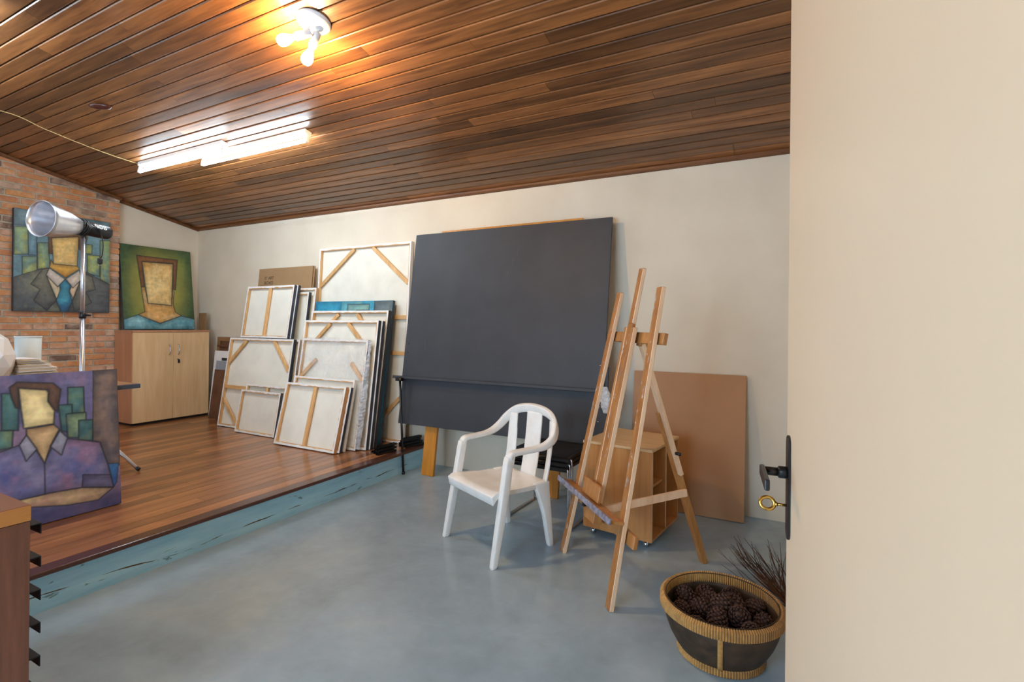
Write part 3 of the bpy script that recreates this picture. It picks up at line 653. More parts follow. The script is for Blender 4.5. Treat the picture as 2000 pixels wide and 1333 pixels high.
# the film over it
f = MB(); nx, nz = 44, 54; g = []
for i in range(nx+1):
    for j in range(nz+1):
        u, v = i/nx, j/nz
        dy = -.003-.005*abs(math.sin(9*u+5*v+2*math.sin(7*v)))-.006*random.random()
        g.append((-.006+u*(W+.012), dy, -.0+v*(L+.012)))
fs = [(i*(nz+1)+j, (i+1)*(nz+1)+j, (i+1)*(nz+1)+j+1, i*(nz+1)+j+1) for i in range(nx) for j in range(nz)]
f.add(g, fs, 0, None, True); f.build('bubble_wrap', M_wrap, bw_)
f = MB(); g = []                      # thicker doubled film over the top third
for i in range(nx+1):
    for j in range(19):
        u, v = i/nx, j/18; low = .62+.10*math.sin(5*u+.6)-.06*u
        zz = L*(low+(1.012-low)*v)
        g.append((-.008+u*(W+.016), -.011-.005*abs(math.sin(14*u+9*v))-.004*random.random(), zz))
f.add(g, [(i*19+j, (i+1)*19+j, (i+1)*19+j+1, i*19+j+1) for i in range(nx) for j in range(18)], 0, None, True); f.build('bubble_wrap_flap', M_wrap, bw_)
f = MB(); rings = []                  # film bunched along the right edge
for j in range(61):
    v = j/60; r0 = .010+.016*abs(math.sin(3.1*v+.4))+.005*random.random()
    rings.append([(W+.012+r0*1.2*math.cos(a)*random.uniform(.75, 1.2), .012+r0*1.0*math.sin(a)*random.uniform(.7, 1.2), .015+v*(L-.02)) for a in np.linspace(0, 2*PI, 9)[:-1]])
f.loft(rings, 0, None, False); f.build('bunched_wrap', M_wrap2, bw_)
canvas('shallow canvas with bare brown top bar behind the front canvas', -4.203, -3.408, 3.288, 3.424, PZ, .815, .026, M_fold)
canvas('black edged canvas tucked right behind the frontmost canvas', -4.19, -3.40, 3.236, 3.372, PZ, .752, .026, M_side_dark)
canvas('frontmost yellowed canvas with a centre brace on the timber platform', -4.212, -3.425, 3.196, 3.337, PZ, .757, .034, M_side_wood, [('v', .5)])
# left stack
canvas('large canvas with a crossbar and corner braces, left stack', -5.506, -4.452, 3.464, 3.609, PZ, 1.16, .036, M_side_dark,
       [('d', .03, .72, .27, .975), ('d', .70, .975, .97, .66), ('h', .44), ('d', .03, .30, .30, .03)])
canvas('wood edged canvas close behind the large crossbar canvas', -5.47, -4.405, 3.503, 3.649, PZ, 1.157, .034, M_side_wood)
zt0 = 1.168
canvas('small canvas with a centre brace on top of the large crossbar canvas', -5.331, -4.562, 3.612, 3.70, zt0, 1.738, .034, M_side_dark, [('v', .49)])
canvas('dark edged canvas behind the small centre braced one, on top of the stack', -5.30, -4.548, 3.648, 3.737, zt0, 1.738, .034, M_side_dark)
canvas('tall narrow canvas in the left stack showing a black and white edge', -5.2, -4.44, 3.60, 3.785, PZ, 1.665, .034, M_side_dark)
canvas('bare wood framed canvas just before the cardboard sheet', -5.15, -4.385, 3.65, 3.835, PZ, 1.715, .028, M_side_wood)
canvas('small empty looking canvas low at the front of the left stack', -5.041, -4.421, 3.357, 3.434, PZ, .624, .03, M_side_grey)
canvas('small canvas with a short centre brace peeking over the lowest canvas', -5.03, -4.405, 3.402, 3.486, PZ, .68, .03, M_fold, [('v', .53)])
cbd = panel('cardboard_sheet', -5.40, -4.505, 3.72, 3.89, PZ, 1.965, .006, M_card, 'tall brown corrugated cardboard sheet with two printed lines', 'cardboard', 0)
panel('cardboard_sheet', -5.37, -4.488, 3.735, 3.902, PZ, 1.962, .006, M_card, 'second cardboard sheet showing as a thin edge behind the printed one', 'cardboard', 0)
def text_mesh(txt, size, name, mat, parent, M):
    cu_ = bpy.data.curves.new(name, 'FONT'); cu_.body = txt; cu_.size = size; cu_.extrude = .0004; cu_.align_x = 'CENTER'
    to = bpy.data.objects.new(name, cu_); C.objects.link(to); dg = bpy.context.evaluated_depsgraph_get()
    me = bpy.data.meshes.new_from_object(to.evaluated_get(dg)); bpy.data.objects.remove(to)
    me.transform(M); me.materials.clear(); me.materials.append(mat)
    o = bpy.data.objects.new(name, me); C.objects.link(o); o.parent = parent; return o
RX = Matrix.Rotation(PI/2, 4, 'X')
cl_ = math.hypot(.17, 1.775)
text_mesh('ST ART', .05, 'printed_line', M_ink, cbd, Matrix.Translation((.185, -.0006, cl_-.128)) @ RX)
text_mesh('BOXES', .052, 'printed_line', M_ink, cbd, Matrix.Translation((.185, -.0006, cl_-.186)) @ RX)

# ------------------------------------------------------------------ big black board on timber legs
BX0, BX1 = -3.06, -1.15; bth = math.atan(.187/1.30)
bd = empty('black_display_board', (BX0, 3.535, 0), (-bth, 0, 0), 'huge black painted board with a ledge, leaning on the back wall', 'board')
bwid = BX1-BX0; zb = .88/math.cos(bth); ztp = 2.185/math.cos(bth)
MB().box(0, bwid, 0, .018, zb-.02, ztp).build('upper_panel', M_board, bd, bevel=.0015)
MB().box(-.01, bwid+.025, .022, .04, .44, zb+.15).build('lower_panel', M_board, bd, bevel=.0015)
MB().box(-.075, bwid+.01, -.045, 0, zb-.045, zb-.02).build('ledge', M_board, bd, bevel=.002)
for xa, xb in ((.262, .392), (1.44, 1.57)):
    MB().box(xa, xb, .075, .103, .012, 1.7).build('leg', M_yellow, bd, bevel=.003)
    MB().box(xa+.02, xb-.02, .0405, .0745, .62, 1.5).build('cleat', M_yellow, bd)
MB().box(.28, 1.66, .02, .036, ztp-.35, ztp+.022).build('backing_board', M_yellow, bd)
for x, z_ in ((bwid-.035, zb+.16), (bwid-.035, zb+.06), (.04, zb+.28), (.04, zb+.2)):
    MB().lathe([(.006, 0), (.006, .002), (.003, .004)], 12, 0, Matrix.Translation((x, 0, z_)) @ Matrix.Rotation(PI/2, 4, 'X')).build('screw', M_chrome if x > 1 else M_black, bd)
for x, z_ in ((bwid-.02, .78), (bwid-.03, .74), (bwid-.035, .63)):
    MB().lathe([(.006, 0), (.006, .002), (.003, .004)], 12, 0, Matrix.Translation((x, .022, z_)) @ Matrix.Rotation(PI/2, 4, 'X')).build('screw', M_chrome, bd)
inv = Matrix.Translation(bd.location) @ Matrix.Rotation(-bth, 4, 'X'); inv = inv.inverted()
q = MB(); q.tube([(-2.941, 3.547, .004), (-3.035, 3.60, .835)], .0105, 12, 0, inv); q.lathe([(.014, 0), (.014, .02), (.011, .024)], 14, 0, inv @ Matrix.Translation((-2.941, 3.547, 0)))
rod = q.build('support_rod', M_black, bd)
MB().box(-3.07, -3.0, 3.575, 3.615, .82, .85, 0, inv).build('rod_bracket', M_black, bd, bevel=.003)
MB().lathe([(.006, 0), (.008, .006), (.006, .012)], 12, 0, inv @ Matrix.Translation((-3.003, 3.57, .842)) @ Matrix.Rotation(PI/2, 4, 'X')).build('brass_nut', M_brass, bd)

# crumpled plastic behind the board
b = MB(); rings = []
for j in range(15):
    v = j/14; r0 = .05*math.sin(PI*(.12+.8*v))**.6
    rings.append([(-1.105+r0*.75*math.cos(a)*random.uniform(.7, 1.2)-.012*v, 3.585+r0*.4*math.sin(a)*random.uniform(.7, 1.2)+.01*v, .70+.19*v) for a in np.linspace(0, 2*PI, 15)[:-1]])
b.loft(rings, 0, None, False)
tag(b.build('plastic_bundle', M_wrap2), 'crumpled clear plastic tucked beside the black board, behind the easel', 'plastic')

# black metal bars on the end of the platform
def black_bar(a, c, wd, ht, label, group):
    a, c = Vector(a), Vector(c); L = (c-a).length; ang = math.atan2((c-a).y, (c-a).x)
    b = MB().prism([(-wd/2, 0), (wd/2, 0), (wd/2, ht), (wd/2-.004, ht), (wd/2-.004, .004), (-wd/2+.004, .004), (-wd/2+.004, ht), (-wd/2, ht)], 0, L, 'x')
    tag(b.build('steel_channel', M_black, None, tuple(a), (0, 0, ang)), label, 'metal bar', group)
gl = 'black steel channels lying in the left pile at the platform end'
for i, (x, y, z_, dx) in enumerate(((-3.17, 3.40, 0, .02), (-3.125, 3.38, 0, .03), (-3.08, 3.36, 0, .035), (-3.145, 3.41, .021, .03), (-3.10, 3.39, .021, .03), (-3.125, 3.42, .042, .03))):
    black_bar((x, y, PZ+z_+.001), (x+dx, y+.2, PZ+z_+.001), .03, .02, 'black steel channel in the pile in front of the tall canvas', gl)
gr_ = 'black steel channels stacked behind the yellow leg'
for i, (x, y, z_, dx) in enumerate(((-3.13, 3.72, 0, .06), (-3.09, 3.71, 0, .06), (-3.05, 3.70, 0, .05), (-3.115, 3.70, .021, .06), (-3.07, 3.705, .021, .055), (-3.10, 3.70, .042, .06), (-3.085, 3.71, .063, .05))):
    black_bar((x, y, PZ+z_+.001), (x+dx, y+.2, PZ+z_+.001), .03, .02, 'black steel channel in the stack at the platform corner', gr_)

# ------------------------------------------------------------------ stack of sled-base stools
def stool(k, label):
    t = empty('sled_stool', (-1.425, 3.10+.018*k, 0), (0, 0, math.radians(-2)), label, 'stool', 'chrome sled stools under the black board')
    dz = .028*k
    b = MB(); nx, ny = 10, 10; top = []; hw, dp = .225, .40
    sh = lambda u, v: (-hw+2*hw*u, -.035+dp*v, .415+dz-.012*math.sin(PI*u)*math.sin(PI*v)+.01*max(0, v-.8)*5-.012*max(0, .12-v)/.12)
    g = [sh(i/nx, j/ny) for i in range(nx+1) for j in range(ny+1)]; n1 = ny+1
    b.add(g+[(x, y, z_-.018) for x, y, z_ in g], [(i*n1+j, (i+1)*n1+j, (i+1)*n1+j+1, i*n1+j+1) for i in range(nx) for j in range(ny)]
          + [((nx+1)*n1+i*n1+j+1, (nx+1)*n1+(i+1)*n1+j+1, (nx+1)*n1+(i+1)*n1+j, (nx+1)*n1+i*n1+j) for i in range(nx) for j in range(ny)], 0, None, True)
    o = (nx+1)*n1; rim = [i*n1 for i in range(nx+1)]+[nx*n1+j for j in range(1, ny+1)]+[i*n1+ny for i in range(nx-1, -1, -1)]+[j for j in range(ny-1, 0, -1)]
    b.f += [(rim[i], rim[(i+1) % len(rim)], rim[(i+1) % len(rim)]+o, rim[i]+o) for i in range(len(rim))]; b.m += [0]*len(rim); b.sm += [False]*len(rim)
    b.build('seat', M_black, t)
    for s in (-1, 1):
        x = s*(.232+.006*k)
        MB().tube(smooth_path([(x-s*.012, -.02, .40+dz), (x, -.022, .36+dz), (x, -.015, .05), (x, 0, .0085), (x, .04, .0075), (x, .36, .0075), (x, .40, .0085), (x, .41, .05), (x, .37, .36+dz), (x-s*.012, .36, .40+dz)], 5), .0065, 8).build('sled_leg', M_chrome, t)
    MB().tube([(-.225, .36, .405+dz), (.225, .36, .405+dz)], .006, 8).build('cross_rod', M_chrome, t)
    MB().tube([(-.225, -.02, .392+dz), (.225, -.02, .392+dz)], .006, 8).build('cross_rod', M_chrome, t)
stool(0, 'lowest black seated chrome stool in the stack below the board')
stool(1, 'middle black seated chrome stool in the stack below the board')
stool(2, 'topmost black seated chrome stool in the stack below the board')

# ------------------------------------------------------------------ white plastic armchair
ch = empty('plastic_armchair', (-1.607, 2.524, 0), (0, 0, math.atan2(-.431, .902)), 'white moulded plastic armchair standing alone on the concrete floor', 'chair')
def rrect(w_, h_, r, n=4):
    P = []
    for cx_, cz_, a0 in ((w_/2-r, h_/2-r, 0), (-w_/2+r, h_/2-r, PI/2), (-w_/2+r, -h_/2+r, PI), (w_/2-r, -h_/2+r, 1.5*PI)):
        for i in range(n+1): P.append((cx_+r*math.cos(a0+PI/2*i/n), cz_+r*math.sin(a0+PI/2*i/n)))
    return P
half = [(.250, .108, .585), (.251, .13, .606), (.255, .20, .611), (.263, .29, .615), (.273, .36, .627), (.271, .42, .662), (.240, .465, .722), (.180, .490, .768), (.096, .503, .790), (0, .507, .797)]
path = half + [(-x, y, z_) for x, y, z_ in half[-2::-1]]
path = smooth_path(path, 4)
MB().sweep(path, rrect(.052, .030, .011), (0, -.35, 1), scale=[(1-.35*min(1, max(0, (p[1]-.3)/.15)), 1+.85*min(1, max(0, (p[1]-.3)/.15))) for p in path]).build('arm_and_back_rail', M_chair, ch)
b = MB(); g = []; nx, ny = 14, 16
for i in range(nx+1):
    for j in range(ny+1):
        u, v = i/nx, j/ny; hw = .246-.04*v**1.5
        y = .0+.455*v; z_ = .405-.022*v-.016*math.sin(PI*u)**1.0*math.sin(PI*min(1, v*1.05))**.7
        if v < .1: z_ -= .022*(1-v/.1)**2
        g.append((-hw+2*hw*u, y, z_))
n1 = ny+1; o = len(g)
low = [(x*.985, y+(.012 if y < .02 else 0), z_-((.052 if i_ % n1 == 0 else .05 if i_ % n1 == 1 else .03) if (i_ // n1 in (0, nx) or i_ % n1 in (0, ny)) else .018)) for i_, (x, y, z_) in enumerate(g)]
b.add(g+low, [(i*n1+j, (i+1)*n1+j, (i+1)*n1+j+1, i*n1+j+1) for i in range(nx) for j in range(ny)] + [(o+i*n1+j+1, o+(i+1)*n1+j+1, o+(i+1)*n1+j, o+i*n1+j) for i in range(nx) for j in range(ny)], 0, None, True)
rim = [i*n1 for i in range(nx+1)]+[nx*n1+j for j in range(1, ny+1)]+[i*n1+ny for i in range(nx-1, -1, -1)]+[j for j in range(ny-1, 0, -1)]
b.f += [(rim[i], rim[(i+1) % len(rim)], rim[(i+1) % len(rim)]+o, rim[i]+o) for i in range(len(rim))]; b.m += [0]*len(rim); b.sm += [True]*len(rim)
b.build('seat', M_chair, ch, bevel=.004, seg=2)
for s in (-1, 1):
    # front leg runs on up to the arm
    R = []
    for x, y, z_, w_, d_ in ((.265, .0, 0, .030, .036), (.263, .003, .01, .034, .040), (.260, .04, .2, .040, .048), (.254, .082, .42, .042, .052), (.250, .105, .56, .044, .050), (.250, .112, .592, .044, .046)):
        R.append([(s*(x+a), y+c_, z_) for a, c_ in rrect(w_, d_, .009, 3)])
    MB().loft(R, 0, None, True).build('leg', M_chair, ch)
    R = []
    for x, y, z_, w_, d_ in ((.219, .452, 0, .030, .034), (.218, .448, .012, .032, .040), (.212, .425, .2, .036, .060), (.206, .398, .33, .036, .092), (.203, .385, .385, .034, .118), (.202, .384, .392, .03, .118)):
        R.append([(s*(x+a), y+c_, z_) for a, c_ in rrect(w_, d_, .009, 3)])
    MB().loft(R, 0, None, True).build('leg', M_chair, ch)
    MB().sweep(smooth_path([(s*.186, .432, .385), (s*.188, .452, .48), (s*.192, .468, .60), (s*.194, .474, .67), (s*.188, .480, .745)], 4), rrect(.07, .014, .005, 2), (-s*.5, -1, .1), scale=[(1-.25*(i_/16)**3, 1) for i_ in range(17)]).build('back_slat', M_chair, ch)
    MB().box(-.008, .008, -.12, .12, -.014, .014).build('seat_rail', M_chair, ch, (s*.212, .24, .376), (math.radians(-3), 0, s*math.radians(3)), .004)
MB().sweep(smooth_path([(0, .447, .378), (0, .468, .48), (0, .486, .60), (0, .497, .70), (0, .502, .775)], 4), rrect(.148, .012, .005, 2), (0, -1, .1)).build('back_slat', M_chair, ch)

# ------------------------------------------------------------------ wooden studio easel
es = empty('studio_easel', (-.903, 2.56, 0), (0, 0, math.atan2(-.744, .668)), 'paint-stained wooden A-frame easel beside the white chair', 'easel')
LB = .31/1.53       # backward lean per metre of height
ev = Vector((0, LB, 1)).normalized()
def ept(x, z_, off=0): return (x, LB*z_+off, z_-off*LB)
for s in (-1, 1):
    MB().sweep([ept(s*.3155, .0), ept(s*.2255, 1.53)], [(-.026, -.0115), (.026, -.0115), (.026, .0115), (-.026, .0115)], (0, -1, LB), 0, None, False).mats([0, 1, 0, 1, 0, 0]).build('post', [M_splat, M_palebeech], es, bevel=.002)  # side faces take the paler beech, coloured as if daylit
MB().sweep([ept(.0, .37, -.012), ept(.012, 1.345, -.012)], [(-.0265, -.0105), (.0265, -.0105), (.0265, .0105), (-.0265, .0105)], (0, -1, LB), 0, None, False).build('mast', M_splat, es, bevel=.002)
for s in (-1, 1):
    MB().sweep([ept(s*.041, .37, -.012), ept(s*.041+.012, 1.325, -.012)], [(-.013, -.0125), (.013, -.0125), (.013, .0125), (-.013, .0125)], (0, -1, LB), 0, None, False).mats([0, 1, 0, 1, 0, 0]).build('mast_rail', [M_easel, M_palebeech], es, bevel=.002)
MB().sweep([ept(.013, 1.345, -.012), ept(.016, 1.645, -.012)], [(-.024, -.011), (.024, -.011), (.024, .011), (-.024, .011)], (0, -1, LB), 0, None, False).mats([0, 1, 0, 1, 0, 0]).build('mast_slider', [M_splat, M_palebeech], es, bevel=.003)
MB().bar(ept(-.265, 1.278, .032), ept(.30, 1.278, .032), .024, .058, (0, LB, 1)).build('upper_crossbar', M_easel, es, bevel=.002)
MB().bar(ept(-.35, .335, .030), ept(.385, .335, .030), .022, .060, (0, LB, 1)).build('lower_crossbar', M_easel, es, bevel=.002)
MB().bar(ept(-.37, .395, -.045), ept(.32, .395, -.045), .075, .016, (0, LB, 1)).build('tray', M_easel, es, bevel=.002)
MB().bar(ept(-.39, .400, -.088), ept(.33, .400, -.088), .012, .030, (0, LB, 1)).build('tray_lip', M_smear, es, bevel=.002)
MB().bar(ept(-.10, .455, -.05), ept(.11, .455, -.05), .018, .085, (0, LB, 1)).build('tray_block', M_easel, es, bevel=.003)
MB().bar(ept(-.03, .345, -.028), ept(.09, .345, -.028), .05, .08, (0, LB, 1)).build('tray_bracket', M_easel, es, bevel=.003)
MB().box(-.012, .012, .0, .02, -.02, .02).build('clamp', M_black, es, ept(-.02, .375, -.078), None, .003)
ra, rb = Vector((.05, .30, 1.24)), Vector((.018, .731, 0)); rd = rb-ra
MB().bar(ra, ra+rd*.58, .022, .045, (1, 0, 0)).build('rear_leg_upper', M_palebeech, es, bevel=.002)
off = Vector((-.024, 0, 0))
MB().bar(ra+rd*.30+off, rb+off+Vector((0, 0, .0)), .034, .04, (1, 0, 0)).build('rear_leg_lower', M_easel, es, bevel=.002)
pv = ra+rd*.48+Vector((.02, 0, 0)); MB().tube([tuple(pv), tuple(pv+Vector((.028, .012, 0)))], .009, 10).build('wing_knob', M_black, es)
sa = Vector((.03, .10, .36)); sb = ra+rd*.66+Vector((.012, 0, 0)); MB().bar(sa, sb, .02, .04, (0, 0, 1)).build('strut', M_palebeech, es, bevel=.002)
MB().bar(ept(.05, 1.235, .055), ept(.05, 1.305, .055), .06, .04, (1, 0, 0)).build('hinge_block', M_easel, es, bevel=.002)

# ------------------------------------------------------------------ rolling plywood box
bx = empty('rolling_box', (-.654, 3.037, 0), (0, 0, math.radians(-8)), 'varnished plywood box on casters behind the easel, open to one side', 'box')
bw2, bdp, z0, z1 = .45, .49, .052, .602
MB().box(-bw2, 0, 0, .016, z0, z1-.016).build('front_panel', M_boxwood, bx, bevel=.001)
MB().box(-bw2, 0, bdp-.016, bdp, z0, z1-.016).build('back_panel', M_boxwood, bx)
MB().box(-bw2, -bw2+.016, .016, bdp-.016, z0, z1-.016).build('side_panel', M_boxwood, bx)
MB().box(-bw2+.016, 0, .016, bdp-.016, z0, z0+.016).build('bottom_panel', M_boxwood, bx)
MB().box(-bw2-.004, .004, -.004, bdp+.004, z1-.016, z1).build('top_panel', M_boxtop, bx, bevel=.0015)
MB().box(-bw2+.016, 0, bdp*.5-.008, bdp*.5+.008, z0+.016, z1-.016).build('divider', M_boxwood, bx)
MB().box(-bw2+.016, -.02, .016, bdp*.5-.008, .36, .376).build('shelf', M_boxwood, bx)
MB().box(0, .0012, .0, .016, z0, z1-.016).build('edge_strip', M_plyedge, bx); MB().box(0, .0012, bdp*.5-.008, bdp*.5+.008, z0+.016, z1-.016).build('edge_strip', M_plyedge, bx)
for x, y in ((-.05, .05), (-bw2+.05, .05), (-.05, bdp-.05), (-bw2+.05, bdp-.05)):
    c_ = MB(); c_.lathe([(.019, -.009), (.021, -.006), (.021, .006), (.019, .009)], 18, 0, Matrix.Translation((x, y, .021)) @ Matrix.Rotation(PI/2, 4, 'Y')); c_.box(x-.013, x+.013, y-.012, y+.012, .040, z0); c_.box(x-.013, x-.0095, y-.01, y+.01, .018, .042); c_.box(x+.0095, x+.013, y-.01, y+.01, .018, .042)
    c_.build('caster', M_chrome, bx)
panel('fibreboard_sheet', -.985, -.197, 3.783, 3.918, 0, .99, .018, M_mdf, 'large tan fibreboard sheet leaning on the wall behind the plywood box')

# ------------------------------------------------------------------ basket of pine cones
BC = (-.2, 2.24)
bk = empty('round_basket', (BC[0], BC[1], 0), (0, 0, 0), 'round dark woven basket with pale rattan rim and foot, by the door', 'basket')
prof = [(.158, .022), (.178, .05), (.2, .09), (.215, .13), (.222, .165), (.224, .19), (.214, .19), (.212, .165), (.205, .13), (.19, .09), (.168, .052), (.145, .034), (0, .034), (0, .022)]
MB().lathe(prof, 72, 0, None, True, False).build('body', M_bask, bk)
def binding(name, r0, r1, zlo, zhi, n):
    b = MB(); rings = []
    for i in range(n*3):
        a = 2*PI*i/(n*3); g_ = 0 if i % 3 == 0 else .003
        p_ = [(r0, zlo-g_*.5), ((r0+r1)/2, zlo-.002-g_), (r1+g_, zlo+.004), (r1+g_, zhi-.006), ((r0+r1)/2, zhi+.002+g_), (r0-g_, zhi-.006), (r0-g_, zlo+.006)]
        rings.append([(r*math.cos(a), r*math.sin(a), z_) for r, z_ in p_])
    b.loft(rings, 0, None, False, True)
    b.m = [1 if (i//7) % 3 == 0 else 0 for i in range(len(b.f))]
    b.build(name, [M_rattan, M_rattan2], bk)
binding('rim', .215, .236, .180, .222, 150); binding('foot_ring', .150, .167, .004, .036, 100)
st_ = []
for i in range(120): a = 2*PI*i/120; st_.append((.214*math.cos(a), .214*math.sin(a), .222))
MB().tube(st_, .0022, 6, closed=True).build('rim_cord', M_bask, bk)
for i in range(4):
    a = math.radians(-85+90*i); b = MB(); ps = [(r+.002, z_) for r, z_ in prof[:6]]
    b.sweep([(r*math.cos(a), r*math.sin(a), z_) for r, z_ in ps], [(-.010, -.003), (.010, -.003), (.008, .004), (-.008, .004)], (math.cos(a), math.sin(a), 0)); b.build('rib', M_rattan, bk)
# one cone: core plus a spiral of woody scales
pc = MB(); n = 84; Lc = .086
pc.lathe([(0, .004), (.014, .01), (.024, .03), (.022, .055), (.010, .078), (0, .084)], 10)
for i in range(n):
    t = (i+.5)/n; a = i*2.39996; rr = .0345*math.sin(PI*(.10+.84*t))**.75; z_ = .006+Lc*.93*t
    T = Matrix.Translation((rr*math.cos(a), rr*math.sin(a), z_)) @ Matrix.Rotation(a, 4, 'Z') @ Matrix.Rotation(-.45+.9*(t-.5)*-1, 4, 'Y')
    s_ = .0095*(.75+.5*math.sin(PI*t)); d_ = .012
    pc.add([(-d_, 0, -s_*.3), (0, -s_*.75, -s_*.1), (.002, 0, s_*.55), (0, s_*.75, -s_*.1), (.0015, 0, -s_*.5), (.0045, 0, .0)],
           [(0, 1, 2), (0, 2, 3), (0, 4, 1), (0, 3, 4), (1, 5, 2), (2, 5, 3), (1, 4, 5), (3, 5, 4)], 0, T)
cone0 = None; spots = []
for ring_r, cnt, zz in ((.155, 9, .158), (.078, 5, .17), (0, 1, .178), (.118, 6, .088), (.045, 3, .092)):
    for i in range(cnt): a = 2*PI*(i+.35*(cnt % 3))/cnt; spots.append((ring_r*math.cos(a), ring_r*math.sin(a), zz+random.uniform(-.008, .010)))
CONE = [s_+' of the round basket' for s_ in ('at the right rim', 'at the far right rim', 'at the far rim', 'at the far left rim', 'at the upper left rim', 'at the lower left rim', 'at the near left rim', 'at the near rim', 'at the near right rim')]
CONE += ['behind and right of the middle of the round basket', 'behind and left of the middle of the round basket', 'just left of the middle of the round basket', 'just in front of the middle of the round basket', 'just right of the middle of the round basket', 'topmost in the very middle of the round basket']
for i, (x, y, z_) in enumerate(spots):
    if cone0 is None: o = cone0 = pc.build('pine_cone', M_pcone)
    else: o = cone0.copy(); C.objects.link(o)
    k_ = random.uniform(.98, 1.2); o.scale = (k_,)*3
    R_ = Matrix.Rotation(random.uniform(0, 2*PI), 4, 'Z') @ Matrix.Rotation(random.uniform(.2, 1.5), 4, 'X')
    c0 = R_ @ Vector((0, 0, .043*k_)); o.rotation_euler = R_.to_euler(); o.location = (BC[0]+x-c0.x, BC[1]+y-c0.y, z_-c0.z)
    tag(o, 'dry pine cone '+CONE[i] if i < 15 else 'dry pine cone buried under the top layer in the round basket', 'pine cone', 'pine cones in the round basket')

# ------------------------------------------------------------------ dry twigs in the corner behind the door
tw = empty('twig_bundle', (.03, 2.72, 0), (0, 0, 0), 'loose bundle of thin dry twigs on the floor near the door', 'twigs')
for i in range(34):
    x0, y0 = random.uniform(-.005, .06), random.uniform(-.06, .04); ln = random.uniform(.34, .5)
    az = math.radians(random.uniform(100, 138)); el = random.uniform(.03, .24); p = [Vector((x0, y0, .008+random.uniform(0, .03)))]
    d_ = Vector((math.cos(az)*math.cos(el), math.sin(az)*math.cos(el), math.sin(el)))
    for k_ in range(6):
        d_ = (d_+Vector((random.uniform(-.10, .10), random.uniform(-.06, .06), random.uniform(-.05, .07)))).normalized(); p.append(p[-1]+d_*ln/6)
        if p[-1].x > .075: p[-1].x = .075
        p[-1].z = max(p[-1].z, .008)
    b = MB(); r = random.uniform(.0022, .0038); b.tube([tuple(v) for v in p], r, 5, taper=[1, .95, .85, .75, .62, .5, .35])
    k_ = random.randint(2, 4); d2 = (d_+Vector((random.uniform(-.5, .2), random.uniform(-.3, .3), random.uniform(.0, .5)))).normalized()
    b.tube([tuple(p[k_]), tuple(p[k_]+d2*.09), tuple(p[k_]+d2*.17+Vector((0, 0, .01)))], r*.6, 5, taper=[1, .8, .5])
    b.build('twig', M_twig, tw)

# ------------------------------------------------------------------ work table with things on it
TZ = .925
tb = empty('work_table', (-4.1, 1.25, PZ), (0, 0, 0), 'work table with a dark blue edge behind the purple painting', 'table')
MB().box(-.36, .365, -.75, .58, TZ-PZ-.03, TZ-PZ-.001).build('edge_frame', M_table, tb, bevel=.002); MB().box(-.35, .355, -.74, .57, TZ-PZ-.001, TZ-PZ).build('table_top', M_tabletop, tb)
for x in (-.3, .27):
    for y in (-.62, .2): MB().box(x-.02, x+.02, y-.02, y+.02, 0, TZ-PZ-.03).build('leg', M_table, tb)
# faceted vase
b = MB(); prof = [(.05, 0), (.10, .055), (.135, .14), (.14, .21), (.105, .30), (.055, .345), (.05, .352), (.04, .345), (0, .30)]; rings = []
for k_, (r, z_) in enumerate(prof): rings.append([(r*math.cos(2*PI*(i+.5*(k_ % 2))/9), r*math.sin(2*PI*(i+.5*(k_ % 2))/9), z_) for i in range(9)])
fs = []; vs = [p for r in rings for p in r]
for k_ in range(len(rings)-1):
    for i in range(9):
        j = (i+1) % 9; A_, B_, C_, D_ = k_*9+i, k_*9+j, (k_+1)*9+i, (k_+1)*9+j
        fs += ([(A_, B_, C_), (B_, D_, C_)] if k_ % 2 == 0 else [(A_, D_, C_), (A_, B_, D_)])
fs.append(tuple(range(8, -1, -1))); b.add(vs, fs)
tag(b.build('faceted_vase', M_ceramic, None, (-4.0, 1.15, TZ+.001), None, .002), 'white faceted vase at the left picture edge, on the table', 'vase')
bu = empty('white_bucket', (-4.33, 1.46, TZ+.001), (0, 0, 0), 'plain white bucket behind the pile of old papers', 'bucket')
MB().lathe([(0, 0), (.056, 0), (.06, .004), (.066, .305), (.063, .305), (.057, .008), (0, .006)], 40).build('shell', M_bucket, bu)
MB().lathe([(.0655, .296), (.068, .297), (.068, .307), (.0625, .307)], 40, 0, None, True, False).build('rim', M_bucket, bu)
z_ = TZ+.001
bx_ = tag(box_obj('white_book', M_paperw, -.11, .11, -.10, .04, 0, .036, None, .003, (-4.05, 1.40, z_)), 'thick white book at the bottom of the paper pile', 'book'); z_ += .037
lab = ['cream booklet lowest in the aged paper pile', 'brownish booklet above the lowest one in the paper pile', 'white booklet jutting out farthest right in the paper pile', 'off-white booklet in the middle of the paper pile',
       'yellowed booklet in the upper paper pile', 'thin tan booklet near the top of the paper pile', 'small tan booklet lying on top of the paper pile']
ext = [.07, .075, .085, .075, .055, .03, .0]; thk = [.020, .018, .028, .024, .020, .014, .018]
for i in range(7):
    e_ = empty('old_booklet', (-4.05+random.uniform(-.01, .01), 1.395, z_), (0, 0, math.radians(random.uniform(-3, 3))), lab[i], 'booklet', 'pile of old papers on the table')
    nl = 4
    for k_ in range(nl):
        h0, h1 = thk[i]*k_/nl, thk[i]*(k_+1)/nl-.0006
        MB().box(-.12+random.uniform(0, .012), .12+random.uniform(-.014, 0), -.115, ext[i]+random.uniform(-.022, 0), h0, h1-.001).build('leaf_bundle', M_paper if (i+k_) % 3 else M_paperw, e_)
    z_ += thk[i]+.0006

